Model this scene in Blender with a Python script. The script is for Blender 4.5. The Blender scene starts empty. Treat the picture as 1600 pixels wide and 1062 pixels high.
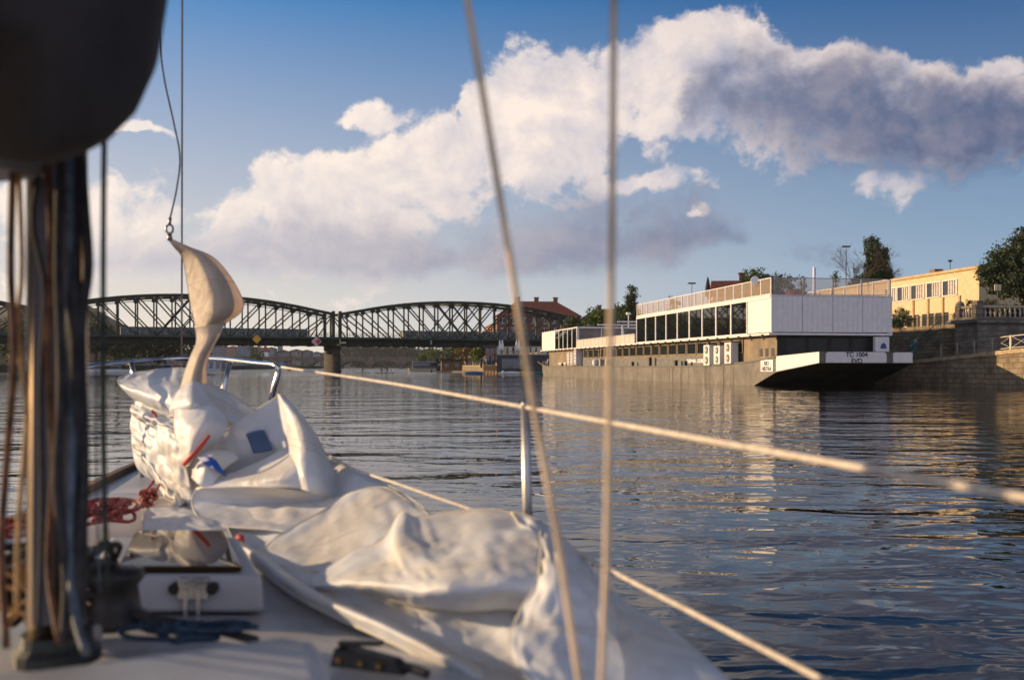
import bpy, bmesh, math, random
from mathutils import Vector, Matrix, noise as MN
R = math.radians
random.seed(7)
scn = bpy.context.scene
COL = scn.collection

# ------------------------------------------------------------------ camera, sky, sun, exposure
F, CX, HY, HC = 1556.0, 800.0, 572.0, 1.7      # focal length in photo pixels, horizon row, eye height
cam_d = bpy.data.cameras.new('camera')
cam = bpy.data.objects.new('camera', cam_d); COL.objects.link(cam)
cam.location = (0, 0, HC); cam.rotation_euler = (R(90), 0, 0)
cam_d.sensor_width = 36; cam_d.lens = 36 * F / 1600
cam_d.shift_y = (HY - 531) / 1600
cam_d.clip_start = 0.05; cam_d.clip_end = 20000
cam_d.dof.use_dof = True; cam_d.dof.focus_distance = 15.0; cam_d.dof.aperture_fstop = 3.0
scn.camera = cam

SUN_EL, SUN_AZ = 10.0, -68.0                    # azimuth measured from +Y towards +X
sun_dir = Vector((math.sin(R(SUN_AZ)) * math.cos(R(SUN_EL)), math.cos(R(SUN_AZ)) * math.cos(R(SUN_EL)), math.sin(R(SUN_EL))))
sl = bpy.data.lights.new('sun', 'SUN'); sl.energy = 5.0; sl.angle = R(0.6); sl.color = (1.0, 0.70, 0.39)
so = bpy.data.objects.new('sun', sl); COL.objects.link(so)
so.rotation_euler = (-sun_dir).to_track_quat('-Z', 'Y').to_euler()
so.location = (-40, 20, 30)
vs = scn.view_settings
vs.view_transform = 'Standard'; vs.look = 'None'; vs.gamma = 1; vs.use_curve_mapping = False
vs.exposure = 0.42

# --- world: Nishita sky with clouds laid out in azimuth and elevation
world = bpy.data.worlds.new('World'); scn.world = world; world.use_nodes = True
wt = world.node_tree; wt.nodes.clear()
def nd(t, k, **kw):
    n = t.nodes.new(k)
    for a, b in kw.items(): setattr(n, a, b)
    return n
def mth(t, op, a, b=None, c=None, clamp=False):
    n = nd(t, 'ShaderNodeMath', operation=op); n.use_clamp = clamp
    for i, v in enumerate((a, b, c)):
        if v is None: continue
        if isinstance(v, (int, float)): n.inputs[i].default_value = v
        else: t.links.new(v, n.inputs[i])
    return n.outputs[0]
def mixc(t, f, a, b, blend='MIX'):
    n = nd(t, 'ShaderNodeMix', data_type='RGBA', blend_type=blend)
    for s, v in ((n.inputs[0], f), (n.inputs[6], a), (n.inputs[7], b)):
        if isinstance(v, (int, float)): s.default_value = v
        elif isinstance(v, tuple): s.default_value = (*v, 1)
        else: t.links.new(v, s)
    return n.outputs[2]
def sstep(t, x, lo, hi):
    n = nd(t, 'ShaderNodeMapRange', interpolation_type='SMOOTHSTEP')
    t.links.new(x, n.inputs[0]); n.inputs[1].default_value = lo; n.inputs[2].default_value = hi
    return n.outputs[0]

def px2az(px): return math.atan((px-CX)/F)
def px2v(px, py): return (HY-py)/F/math.sqrt(1+((px-CX)/F)**2)
tc = nd(wt, 'ShaderNodeTexCoord')
sx = nd(wt, 'ShaderNodeSeparateXYZ'); wt.links.new(tc.outputs['Generated'], sx.inputs[0])
az = mth(wt, 'ARCTAN2', sx.outputs[0], sx.outputs[1])
hyp = mth(wt, 'SQRT', mth(wt, 'ADD', mth(wt, 'MULTIPLY', sx.outputs[0], sx.outputs[0]), mth(wt, 'MULTIPLY', sx.outputs[1], sx.outputs[1])))
tv = mth(wt, 'DIVIDE', sx.outputs[2], mth(wt, 'MAXIMUM', hyp, 0.02))
cp = nd(wt, 'ShaderNodeCombineXYZ'); wt.links.new(az, cp.inputs[0]); wt.links.new(tv, cp.inputs[1])
def fbm(shift, scale, detail=10, rough=.60, dist=.2):
    m = nd(wt, 'ShaderNodeVectorMath', operation='ADD'); m.inputs[1].default_value = shift; wt.links.new(cp.outputs[0], m.inputs[0])
    n = nd(wt, 'ShaderNodeTexNoise'); n.inputs['Scale'].default_value = scale; n.inputs['Detail'].default_value = detail; n.inputs['Roughness'].default_value = rough; n.inputs['Distortion'].default_value = dist
    wt.links.new(m.outputs[0], n.inputs['Vector']); return n.outputs[0]
# billow noise, evaluated twice (shifted towards the sun) so that it can be shaded
nA = fbm((3.1, 1.7, 0), 9.0); nB = fbm((3.1-.016, 1.7+.020, 0), 9.0); nF = fbm((8.1, 2.7, 0), 30.0, 6, .6)
nL = fbm((5.5, 4.2, 0), 4.0, 3, .5, 0)
w1 = fbm((1.5, 9.2, 0), 11.0, 5, .55, 0)
azw = mth(wt, 'MULTIPLY_ADD', mth(wt, 'SUBTRACT', w1, .5), .10, az)
fac = mth(wt, 'MULTIPLY_ADD', azw, 1/1.6, .5, clamp=True)
def profile(pts):
    n = nd(wt, 'ShaderNodeFloatCurve'); c = n.mapping.curves[0]; n.mapping.use_clip = False
    pp = [(.5 + px2az(px)/1.6, px2v(px, py) + .3) for px, py in pts]
    c.points[0].location = pp[0]; c.points[1].location = pp[-1]
    for p in pp[1:-1]: c.points.new(*p)
    for p in c.points: p.handle_type = 'VECTOR'
    n.mapping.update(); wt.links.new(fac, n.inputs['Value'])
    return mth(wt, 'SUBTRACT', n.outputs[0], .3)
def layer(top, bot, kt, kb):
    T, B = profile(top), profile(bot)
    dt = mth(wt, 'SUBTRACT', T, tv); db = mth(wt, 'SUBTRACT', tv, B)
    return mth(wt, 'MINIMUM', mth(wt, 'MULTIPLY', dt, kt), mth(wt, 'MULTIPLY', db, kb)), dt
LB, dtB = layer([(-790,210),(-300,240),(0,262),(140,262),(200,280),(300,300),(350,290),(385,272),(430,236),(500,222),(545,222),(600,212),(680,190),(722,150),(735,92),(790,70),(850,80),(890,60),(950,78),(1000,42),(1060,22),(1110,2),(1160,-4),(1200,22),(1240,50),(1310,52),(1350,92),(1400,70),(1450,88),(1520,118),(1590,108),(1750,60),(2100,120),(2390,160)],
              [(-790,420),(0,440),(200,440),(450,430),(600,425),(760,380),(880,330),(950,262),(1000,232),(1060,232),(1120,258),(1250,275),(1400,292),(1500,270),(1600,262),(2000,250),(2390,300)], 15, 6)
LF, dtF = layer([(-790,330),(-200,360),(100,380),(300,345),(420,318),(560,330),(650,345),(780,330),(900,316),(1000,308),(1080,318),(1140,345),(1200,400),(1300,430),(1600,430),(2390,380)],
              [(-790,430),(100,425),(300,432),(500,432),(700,436),(900,428),(1050,405),(1130,372),(1190,385),(1300,415),(1600,415),(2390,440)], 9, 22)
LC, dtC = layer([(-790,600),(900,500),(1040,260),(1080,150),(1140,95),(1190,70),(1300,75),(1350,100),(1400,105),(1500,128),(1600,125),(1800,90),(2390,120)],
              [(-790,500),(900,300),(1040,190),(1080,180),(1150,225),(1250,262),(1400,285),(1500,275),(1600,262),(1900,250),(2390,300)], 9, 9)
cpw = nd(wt, 'ShaderNodeCombineXYZ'); wt.links.new(mth(wt, 'MULTIPLY_ADD', mth(wt, 'SUBTRACT', nA, .5), .12, az), cpw.inputs[0]); wt.links.new(mth(wt, 'MULTIPLY_ADD', mth(wt, 'SUBTRACT', w1, .5), .07, tv), cpw.inputs[1])
def puff(px, py, rx, ry, rot):
    m = nd(wt, 'ShaderNodeMapping', vector_type='TEXTURE'); m.inputs[1].default_value = (px2az(px), px2v(px, py), 0); m.inputs[2].default_value = (0, 0, R(rot)); m.inputs[3].default_value = (rx/F, ry/F, 1)
    wt.links.new(cpw.outputs[0], m.inputs[0]); L = nd(wt, 'ShaderNodeVectorMath', operation='LENGTH'); wt.links.new(m.outputs[0], L.inputs[0])
    return mth(wt, 'SUBTRACT', 1.0, L.outputs['Value'])
pf = None
for q in ((585,190,60,26,8),(1010,284,100,20,8),(1098,326,26,7,0),(1372,280,80,34,-8),(225,213,50,9,-8),(1575,106,60,18,5)):
    v_ = puff(*q); pf = v_ if pf is None else mth(wt, 'MAXIMUM', pf, v_)
pf = mth(wt, 'MULTIPLY', pf, .38)
nz = mth(wt, 'MULTIPLY_ADD', mth(wt, 'SUBTRACT', nA, .5), 1.9, mth(wt, 'MULTIPLY', mth(wt, 'SUBTRACT', nF, .5), .75))
dB = mth(wt, 'ADD', mth(wt, 'MINIMUM', mth(wt, 'MAXIMUM', LB, mth(wt, 'MULTIPLY', pf, 1.0)), .75), nz)
dF = mth(wt, 'ADD', mth(wt, 'MINIMUM', LF, .6), mth(wt, 'MULTIPLY', nz, .9))
dC = mth(wt, 'ADD', mth(wt, 'MINIMUM', LC, .8), mth(wt, 'MULTIPLY', nz, .9))
mb_ = mth(wt, 'MULTIPLY', sstep(wt, dB, -.03, .22), mth(wt, 'MULTIPLY_ADD', sstep(wt, nL, .3, .7), .25, .75))
md_ = mth(wt, 'MAXIMUM', mth(wt, 'MULTIPLY', sstep(wt, dF, -.2, .42), .96), sstep(wt, dC, -.2, .36))
relief = mth(wt, 'SUBTRACT', nA, nB)
relb = mth(wt, 'ADD', mth(wt, 'MULTIPLY', relief, 4.0), mth(wt, 'SUBTRACT', .68, mth(wt, 'MULTIPLY', mth(wt, 'MAXIMUM', dtB, 0.0), 1.6)), clamp=True)
reld = mth(wt, 'MULTIPLY_ADD', relief, 2.6, .12, clamp=True)
pk = sstep(wt, pf, .05, .25)
md_ = mth(wt, 'MULTIPLY', md_, mth(wt, 'SUBTRACT', 1.0, mth(wt, 'MULTIPLY', mth(wt, 'MULTIPLY', pk, mb_), .8)))
# warm towards the sun side (left), cooler to the right
side = sstep(wt, az, -.55, .55)
lit = mixc(wt, side, (.88, .75, .63), (.74, .62, .56))
shb = mixc(wt, side, (.64, .57, .55), (.33, .34, .44))
cb = mixc(wt, relb, shb, lit)
shd = mixc(wt, side, (.42, .41, .48), (.040, .075, .165))
cd = mixc(wt, reld, shd, mixc(wt, side, (.62, .55, .53), (.24, .22, .29)))
sky = nd(wt, 'ShaderNodeTexSky', sky_type='NISHITA'); sky.sun_disc = False
sky.sun_elevation = R(SUN_EL); sky.sun_rotation = R(SUN_AZ); sky.air_density = 1.0; sky.dust_density = 0.6; sky.ozone_density = 3.0
skyk = nd(wt, 'ShaderNodeVectorMath', operation='SCALE'); skyk.inputs[3].default_value = 0.10
wt.links.new(sky.outputs[0], skyk.inputs[0])
# deep blue grading of the upper sky, milky band at the horizon
up = mth(wt, 'POWER', mth(wt, 'DIVIDE', tv, .38, clamp=True), .75)
skyc = mixc(wt, up, mixc(wt, side, (.86, .72, .55), (.32, .44, .55)), mixc(wt, side, (.030, .185, .44), (.003, .066, .215)))
hi = sstep(wt, tv, .35, .52)
skyc = mixc(wt, hi, skyc, (.022, .028, .040))
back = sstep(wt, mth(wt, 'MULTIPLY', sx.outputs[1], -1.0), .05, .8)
skyc = mixc(wt, mth(wt, 'MULTIPLY', back, mth(wt, 'SUBTRACT', 1.0, sstep(wt, tv, .5, 2.5))), skyc, (.56, .58, .74))  # unseen lilac glow added behind the camera to raise the ambient fill
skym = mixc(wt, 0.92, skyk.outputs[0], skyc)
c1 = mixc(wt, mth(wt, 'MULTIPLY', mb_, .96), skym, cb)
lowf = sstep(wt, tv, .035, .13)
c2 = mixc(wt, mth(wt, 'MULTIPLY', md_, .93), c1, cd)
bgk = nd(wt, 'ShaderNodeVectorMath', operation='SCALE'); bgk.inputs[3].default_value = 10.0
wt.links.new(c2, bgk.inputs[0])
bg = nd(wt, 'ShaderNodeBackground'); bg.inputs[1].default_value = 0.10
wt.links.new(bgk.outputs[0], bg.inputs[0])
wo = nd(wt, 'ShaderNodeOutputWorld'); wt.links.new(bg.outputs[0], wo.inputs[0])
world.cycles.sampling_method = 'MANUAL'; world.cycles.sample_map_resolution = 512

# ------------------------------------------------------------------ helpers
def P(px, py, Y):
    return Vector(((px - CX) / F * Y, Y, HC - (py - HY) / F * Y))
def G(px, Y, z=0.0):
    return Vector(((px - CX) / F * Y, Y, z))
WL = {}
def props(o, label=None, cat=None, group=None, kind=None):
    if label: o['label'] = label
    if cat: o['category'] = cat
    if group: o['group'] = group
    if kind: o['kind'] = kind
    return o
def thing(name, label, cat, loc=(0, 0, 0), rz=0.0, group=None, kind=None):
    o = bpy.data.objects.new(name, None); o.empty_display_size = .3
    COL.objects.link(o); o.location = loc; o.rotation_euler = (0, 0, rz)
    WL[o] = Matrix.Translation(Vector(loc)) @ Matrix.Rotation(rz, 4, 'Z')
    return props(o, label, cat, group, kind)
def link_mesh(name, me, m, parent=None):
    o = bpy.data.objects.new(name, me); COL.objects.link(o)
    if m is not None and not me.materials: me.materials.append(m)
    if parent is not None: o.parent = parent; WL[o] = WL.get(parent, Matrix.Identity(4))
    return o
def copy_thing(root, loc, rz, label=None, group=None, scale=None):
    c = root.copy(); COL.objects.link(c); c.location = loc; c.rotation_euler = (0, 0, rz)
    if scale: c.scale = scale if isinstance(scale, tuple) else (scale,) * 3
    if label: c['label'] = label
    if group: c['group'] = group
    for ch in list(root.children):
        a = ch.copy(); COL.objects.link(a); a.parent = c
        for s in list(ch.children):
            b = s.copy(); COL.objects.link(b); b.parent = a
    return c
class MB:
    def __init__(s): s.v = []; s.f = []
    def add(s, vs, fs):
        n = len(s.v); s.v += [Vector(v) for v in vs]; s.f += [tuple(i + n for i in f) for f in fs]; return s
    def box(s, x0, x1, y0, y1, z0, z1):
        return s.add([(x0,y0,z0),(x1,y0,z0),(x1,y1,z0),(x0,y1,z0),(x0,y0,z1),(x1,y0,z1),(x1,y1,z1),(x0,y1,z1)],
                     [(0,3,2,1),(4,5,6,7),(0,1,5,4),(1,2,6,5),(2,3,7,6),(3,0,4,7)])
    def hexa(s, b, t):   # two quads, bottom and top, same winding
        return s.add(list(b) + list(t), [(0,3,2,1),(4,5,6,7),(0,1,5,4),(1,2,6,5),(2,3,7,6),(3,0,4,7)])
    def cyl(s, a, b, r, r2=None, n=10, caps=True):
        a, b = Vector(a), Vector(b); r2 = r if r2 is None else r2
        d = (b - a).normalized(); x = d.orthogonal().normalized(); y = d.cross(x)
        vs = []
        for p, q in ((a, r), (b, r2)):
            for i in range(n):
                t = 2 * math.pi * i / n; vs.append(p + (x * math.cos(t) + y * math.sin(t)) * q)
        fs = [(i, (i + 1) % n, n + (i + 1) % n, n + i) for i in range(n)]
        if caps: fs += [tuple(range(n - 1, -1, -1)), tuple(range(n, 2 * n))]
        return s.add(vs, fs)
    def beam(s, a, b, w, h=None):   # rectangular bar, h measured upwards where possible
        a, b = Vector(a), Vector(b); h = w if h is None else h
        d = (b - a).normalized(); up = Vector((0, 0, 1))
        if abs(d.z) > .98: up = Vector((1, 0, 0))
        x = d.cross(up).normalized() * w / 2; y = x.cross(d).normalized() * h / 2
        return s.hexa([a-x-y, a+x-y, a+x+y, a-x+y], [b-x-y, b+x-y, b+x+y, b-x+y])
    def tube(s, pts, r, n=8, rf=None):
        pts = [Vector(p) for p in pts]; m = len(pts); vs = []; prev = None
        for i, p in enumerate(pts):
            d = (pts[min(i + 1, m - 1)] - pts[max(i - 1, 0)]).normalized()
            if prev is None: x = d.orthogonal().normalized()
            else:
                x = prev - d * prev.dot(d)
                x = x.normalized() if x.length > 1e-6 else d.orthogonal().normalized()
            prev = x; y = d.cross(x); q = r if rf is None else rf(i / (m - 1)) * r
            for k in range(n):
                t = 2 * math.pi * k / n; vs.append(p + (x * math.cos(t) + y * math.sin(t)) * q)
        fs = [(i*n+k, i*n+(k+1) % n, (i+1)*n+(k+1) % n, (i+1)*n+k) for i in range(m - 1) for k in range(n)]
        fs += [tuple(range(n - 1, -1, -1)), tuple(range((m-1)*n, m*n))]
        return s.add(vs, fs)
    def lathe(s, c, prof, n=16, sx=1, sy=1):
        c = Vector(c); m = len(prof)
        vs = [c + Vector((r*math.cos(2*math.pi*k/n)*sx, r*math.sin(2*math.pi*k/n)*sy, z)) for r, z in prof for k in range(n)]
        fs = [(i*n+k, i*n+(k+1) % n, (i+1)*n+(k+1) % n, (i+1)*n+k) for i in range(m-1) for k in range(n)]
        fs += [tuple(range(n-1, -1, -1)), tuple(range((m-1)*n, m*n))]
        return s.add(vs, fs)
    def prism(s, poly, a, b):    # poly = list of (u,v) mapped by a(u,v)->Vector and b(u,v)->Vector
        n = len(poly); vs = [a(*p) for p in poly] + [b(*p) for p in poly]
        fs = [tuple(range(n-1, -1, -1)), tuple(range(n, 2*n))] + [(i, (i+1) % n, n+(i+1) % n, n+i) for i in range(n)]
        return s.add(vs, fs)
    def build(s, name, m, parent=None, smooth=False, local=True, loc=None, bevel=0, seg=2):
        me = bpy.data.meshes.new(name)
        if not local and parent is not None:
            inv = WL.get(parent, Matrix.Identity(4)).inverted(); vs = [inv @ v for v in s.v]
        elif loc is not None: vs = [v - Vector(loc) for v in s.v]
        else: vs = s.v
        me.from_pydata(vs, [], s.f); me.update()
        bm = bmesh.new(); bm.from_mesh(me); bmesh.ops.recalc_face_normals(bm, faces=bm.faces); bm.to_mesh(me); bm.free()
        if smooth: me.polygons.foreach_set('use_smooth', [True] * len(me.polygons))
        o = link_mesh(name, me, m, parent)
        if loc is not None and parent is None: o.location = loc
        if smooth == 'auto':
            pass
        if bevel:
            b = o.modifiers.new('bevel', 'BEVEL'); b.width = bevel; b.segments = seg; b.limit_method = 'ANGLE'
        return o
def catmull(pts, k):
    pts = [Vector(p) for p in pts]; out = []; n = len(pts)
    for i in range(n - 1):
        p0 = pts[i-1] if i else pts[0]*2 - pts[1]; p1, p2 = pts[i], pts[i+1]; p3 = pts[i+2] if i + 2 < n else pts[-1]*2 - pts[-2]
        for j in range(k):
            t = j / k; out.append(.5 * ((2*p1) + (p2-p0)*t + (2*p0-5*p1+4*p2-p3)*t*t + (3*p1-p0-3*p2+p3)*t*t*t))
    out.append(pts[-1]); return out

# ------------------------------------------------------------------ materials
MATS = {}
def M(name, col, rough=.6, metal=0.0, var=.12, scale=2.0, bump=0.0, bscale=30.0, spec=.5, trans=0.0, col2=None, c2scale=4.0, streak=0.0, coat=0.0, stretch=(1, 1, 1)):
    if name in MATS: return MATS[name]
    m = bpy.data.materials.new(name); m.use_nodes = True; t = m.node_tree; b = t.nodes['Principled BSDF']; out = t.nodes['Material Output']
    tc = nd(t, 'ShaderNodeTexCoord'); mp = nd(t, 'ShaderNodeMapping'); mp.inputs[3].default_value = stretch
    t.links.new(tc.outputs['Object'], mp.inputs[0])
    n = nd(t, 'ShaderNodeTexNoise'); n.inputs['Scale'].default_value = scale; n.inputs['Detail'].default_value = 6; n.inputs['Roughness'].default_value = .6
    t.links.new(mp.outputs[0], n.inputs['Vector'])
    lo = tuple(max(0, c * (1 - 1.6 * var)) for c in col); hi = tuple(min(1, c * (1 + 1.2 * var)) for c in col)
    f = sstep(t, n.outputs[0], .3, .7)
    c = mixc(t, f, lo, hi)
    if col2:
        n2 = nd(t, 'ShaderNodeTexNoise'); n2.inputs['Scale'].default_value = c2scale; n2.inputs['Detail'].default_value = 5
        t.links.new(mp.outputs[0], n2.inputs['Vector']); c = mixc(t, sstep(t, n2.outputs[0], .48, .66), c, col2)
    if streak:
        n3 = nd(t, 'ShaderNodeTexNoise'); n3.inputs['Scale'].default_value = 1.0; n3.inputs['Detail'].default_value = 5
        mp3 = nd(t, 'ShaderNodeMapping'); mp3.inputs[3].default_value = (3, 3, .25)
        t.links.new(tc.outputs['Object'], mp3.inputs[0]); t.links.new(mp3.outputs[0], n3.inputs['Vector'])
        c = mixc(t, mth(t, 'MULTIPLY', sstep(t, n3.outputs[0], .5, .75), streak), c, tuple(x * .45 for x in col))
    t.links.new(c, b.inputs['Base Color'])
    b.inputs['Roughness'].default_value = rough; b.inputs['Metallic'].default_value = metal
    b.inputs['Specular IOR Level'].default_value = spec
    if coat: b.inputs['Coat Weight'].default_value = coat; b.inputs['Coat Roughness'].default_value = .15
    if bump:
        nb = nd(t, 'ShaderNodeTexNoise'); nb.inputs['Scale'].default_value = bscale; nb.inputs['Detail'].default_value = 4
        t.links.new(mp.outputs[0], nb.inputs['Vector'])
        bp = nd(t, 'ShaderNodeBump'); bp.inputs['Strength'].default_value = 1; bp.inputs['Distance'].default_value = bump
        t.links.new(nb.outputs[0], bp.inputs['Height']); t.links.new(bp.outputs[0], b.inputs['Normal'])
    if trans:
        tr = nd(t, 'ShaderNodeBsdfTranslucent'); t.links.new(c, tr.inputs[0])
        mx = nd(t, 'ShaderNodeMixShader'); mx.inputs[0].default_value = trans
        t.links.new(b.outputs[0], mx.inputs[1]); t.links.new(tr.outputs[0], mx.inputs[2]); t.links.new(mx.outputs[0], out.inputs[0])
    MATS[name] = m; return m
def glass(name, tint, alpha, rough=.03):
    m = bpy.data.materials.new(name); m.use_nodes = True; t = m.node_tree; b = t.nodes['Principled BSDF']; out = t.nodes['Material Output']
    b.inputs['Base Color'].default_value = (*tint, 1); b.inputs['Roughness'].default_value = rough
    tr = nd(t, 'ShaderNodeBsdfTransparent'); mx = nd(t, 'ShaderNodeMixShader'); mx.inputs[0].default_value = alpha
    t.links.new(tr.outputs[0], mx.inputs[1]); t.links.new(b.outputs[0], mx.inputs[2]); t.links.new(mx.outputs[0], out.inputs[0])
    return m
def brick_mat(name, c1, c2, mortar, scale, bw=.5, rh=.25, rough=.9, msize=.02, bump=.02):
    if name in MATS: return MATS[name]
    m = bpy.data.materials.new(name); m.use_nodes = True; t = m.node_tree; b = t.nodes['Principled BSDF']
    tc = nd(t, 'ShaderNodeTexCoord'); sp = nd(t, 'ShaderNodeSeparateXYZ'); t.links.new(tc.outputs['Object'], sp.inputs[0])
    cb_ = nd(t, 'ShaderNodeCombineXYZ'); t.links.new(mth(t, 'ADD', sp.outputs[0], sp.outputs[1]), cb_.inputs[0]); t.links.new(sp.outputs[2], cb_.inputs[1])
    nz = nd(t, 'ShaderNodeTexNoise'); nz.inputs['Scale'].default_value = 1.3; t.links.new(tc.outputs['Object'], nz.inputs['Vector'])
    ad = nd(t, 'ShaderNodeVectorMath', operation='MULTIPLY_ADD'); ad.inputs[1].default_value = (.25, .25, 0)
    t.links.new(nz.outputs['Color'], ad.inputs[0]); t.links.new(cb_.outputs[0], ad.inputs[2])
    br = nd(t, 'ShaderNodeTexBrick'); br.inputs['Color1'].default_value = (*c1, 1); br.inputs['Color2'].default_value = (*c2, 1); br.inputs['Mortar'].default_value = (*mortar, 1)
    br.inputs['Scale'].default_value = scale; br.inputs['Mortar Size'].default_value = msize; br.inputs['Brick Width'].default_value = bw; br.inputs['Row Height'].default_value = rh
    t.links.new(ad.outputs[0], br.inputs['Vector'])
    n = nd(t, 'ShaderNodeTexNoise'); n.inputs['Scale'].default_value = .8; n.inputs['Detail'].default_value = 7; t.links.new(tc.outputs['Object'], n.inputs['Vector'])
    c = mixc(t, sstep(t, n.outputs[0], .35, .7), br.outputs[0], tuple(x * .55 for x in c1)); t.links.new(c, b.inputs['Base Color'])
    b.inputs['Roughness'].default_value = rough
    bp = nd(t, 'ShaderNodeBump'); bp.inputs['Distance'].default_value = bump; t.links.new(br.outputs['Fac'], bp.inputs['Height']); bp.invert = True
    t.links.new(bp.outputs[0], b.inputs['Normal'])
    MATS[name] = m; return m
white_paint = M('white_paint', (.80, .78, .74), .45, var=.05, streak=.25)
grey_paint = M('grey_paint', (.30, .31, .32), .5)
dark_metal = M('dark_metal', (.03, .035, .035), .55, .3)
black = M('black_rubber', (.015, .015, .017), .5)
window_dark = M('window_glass', (.02, .025, .03), .06, var=.05, spec=1.0)
steel = M('polished_steel', (.62, .63, .66), .16, 1.0, var=.05, scale=20)
red_roof = M('red_tile_roof', (.30, .09, .05), .8, var=.25, scale=3, bump=.03, bscale=8)
slate = M('slate_roof', (.06, .06, .075), .7, var=.25)

# ------------------------------------------------------------------ water
def water_mat():
    m = bpy.data.materials.new('river_water'); m.use_nodes = True; t = m.node_tree; b = t.nodes['Principled BSDF']
    b.inputs['Base Color'].default_value = (.008, .010, .010, 1); b.inputs['Roughness'].default_value = .025; b.inputs['IOR'].default_value = 1.29
    g = bpy.data.node_groups.new('wave_height', 'ShaderNodeTree')
    g.interface.new_socket('P', in_out='INPUT', socket_type='NodeSocketVector'); g.interface.new_socket('H', in_out='OUTPUT', socket_type='NodeSocketFloat')
    gi = nd(g, 'NodeGroupInput'); go = nd(g, 'NodeGroupOutput'); h = None
    for sc, st, amp, det, rz in ((.36, (.55, 1.1, 1), .125, 1, 6), (1.1, (.65, 1.15, 1), .062, 2, -9), (3.6, (.7, 1.1, 1), .010, 2, 14)):
        mp = nd(g, 'ShaderNodeMapping'); mp.inputs[3].default_value = st; mp.inputs[2].default_value = (0, 0, R(rz))
        g.links.new(gi.outputs[0], mp.inputs[0])
        n = nd(g, 'ShaderNodeTexNoise'); n.noise_dimensions = '2D'; n.inputs['Scale'].default_value = sc; n.inputs['Detail'].default_value = det; n.inputs['Distortion'].default_value = .35
        g.links.new(mp.outputs[0], n.inputs['Vector']); v = mth(g, 'MULTIPLY', n.outputs[0], amp)
        h = v if h is None else mth(g, 'ADD', h, v)
    g.links.new(h, go.inputs[0])
    geo = nd(t, 'ShaderNodeNewGeometry'); D = .04; hs = []
    for off in ((0, 0, 0), (D, 0, 0), (0, D, 0)):
        a = nd(t, 'ShaderNodeVectorMath', operation='ADD'); a.inputs[1].default_value = off; t.links.new(geo.outputs['Position'], a.inputs[0])
        n = nd(t, 'ShaderNodeGroup'); n.node_tree = g; t.links.new(a.outputs[0], n.inputs[0]); hs.append(n.outputs[0])
    # calmer patches
    cn = nd(t, 'ShaderNodeTexNoise'); cn.inputs['Scale'].default_value = .05; cn.inputs['Detail'].default_value = 3; t.links.new(geo.outputs['Position'], cn.inputs['Vector'])
    k = mth(t, 'MULTIPLY_ADD', sstep(t, cn.outputs[0], .35, .65), -.45/D, -.42/D)
    sp = nd(t, 'ShaderNodeSeparateXYZ'); t.links.new(geo.outputs['Position'], sp.inputs[0])
    k = mth(t, 'MULTIPLY', k, mth(t, 'MULTIPLY_ADD', sstep(t, mth(t, 'MULTIPLY_ADD', sp.outputs[0], -.43, sp.outputs[1]), 225, 262), 1.6, 1.0))   # breezier open water beyond the bridge
    cx = nd(t, 'ShaderNodeCombineXYZ'); cx.inputs[2].default_value = 1
    t.links.new(mth(t, 'MULTIPLY', mth(t, 'SUBTRACT', hs[1], hs[0]), k), cx.inputs[0]); t.links.new(mth(t, 'MULTIPLY', mth(t, 'SUBTRACT', hs[2], hs[0]), k), cx.inputs[1])
    nn = nd(t, 'ShaderNodeVectorMath', operation='NORMALIZE'); t.links.new(cx.outputs[0], nn.inputs[0]); t.links.new(nn.outputs[0], b.inputs['Normal'])
    return m
wm = MB(); wm.add([(-6000,-200,0),(6000,-200,0),(6000,9000,0),(-6000,9000,0)], [(0,1,2,3)])
props(wm.build('river_water', water_mat()), kind='structure')

# ------------------------------------------------------------------ evening haze over the river
hz = MB(); hz.box(-2500, 2500, -150, 2300, -3, 125)
hm = bpy.data.materials.new('evening_haze'); hm.use_nodes = True; ht = hm.node_tree; ht.nodes.clear()
ho = nd(ht, 'ShaderNodeOutputMaterial'); pv = nd(ht, 'ShaderNodeVolumePrincipled'); pv.inputs['Color'].default_value = (.80, .86, .95, 1); pv.inputs['Density'].default_value = .00007; pv.inputs['Anisotropy'].default_value = .2
ht.links.new(pv.outputs[0], ho.inputs['Volume'])
props(hz.build('haze', hm), kind='stuff')
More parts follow.
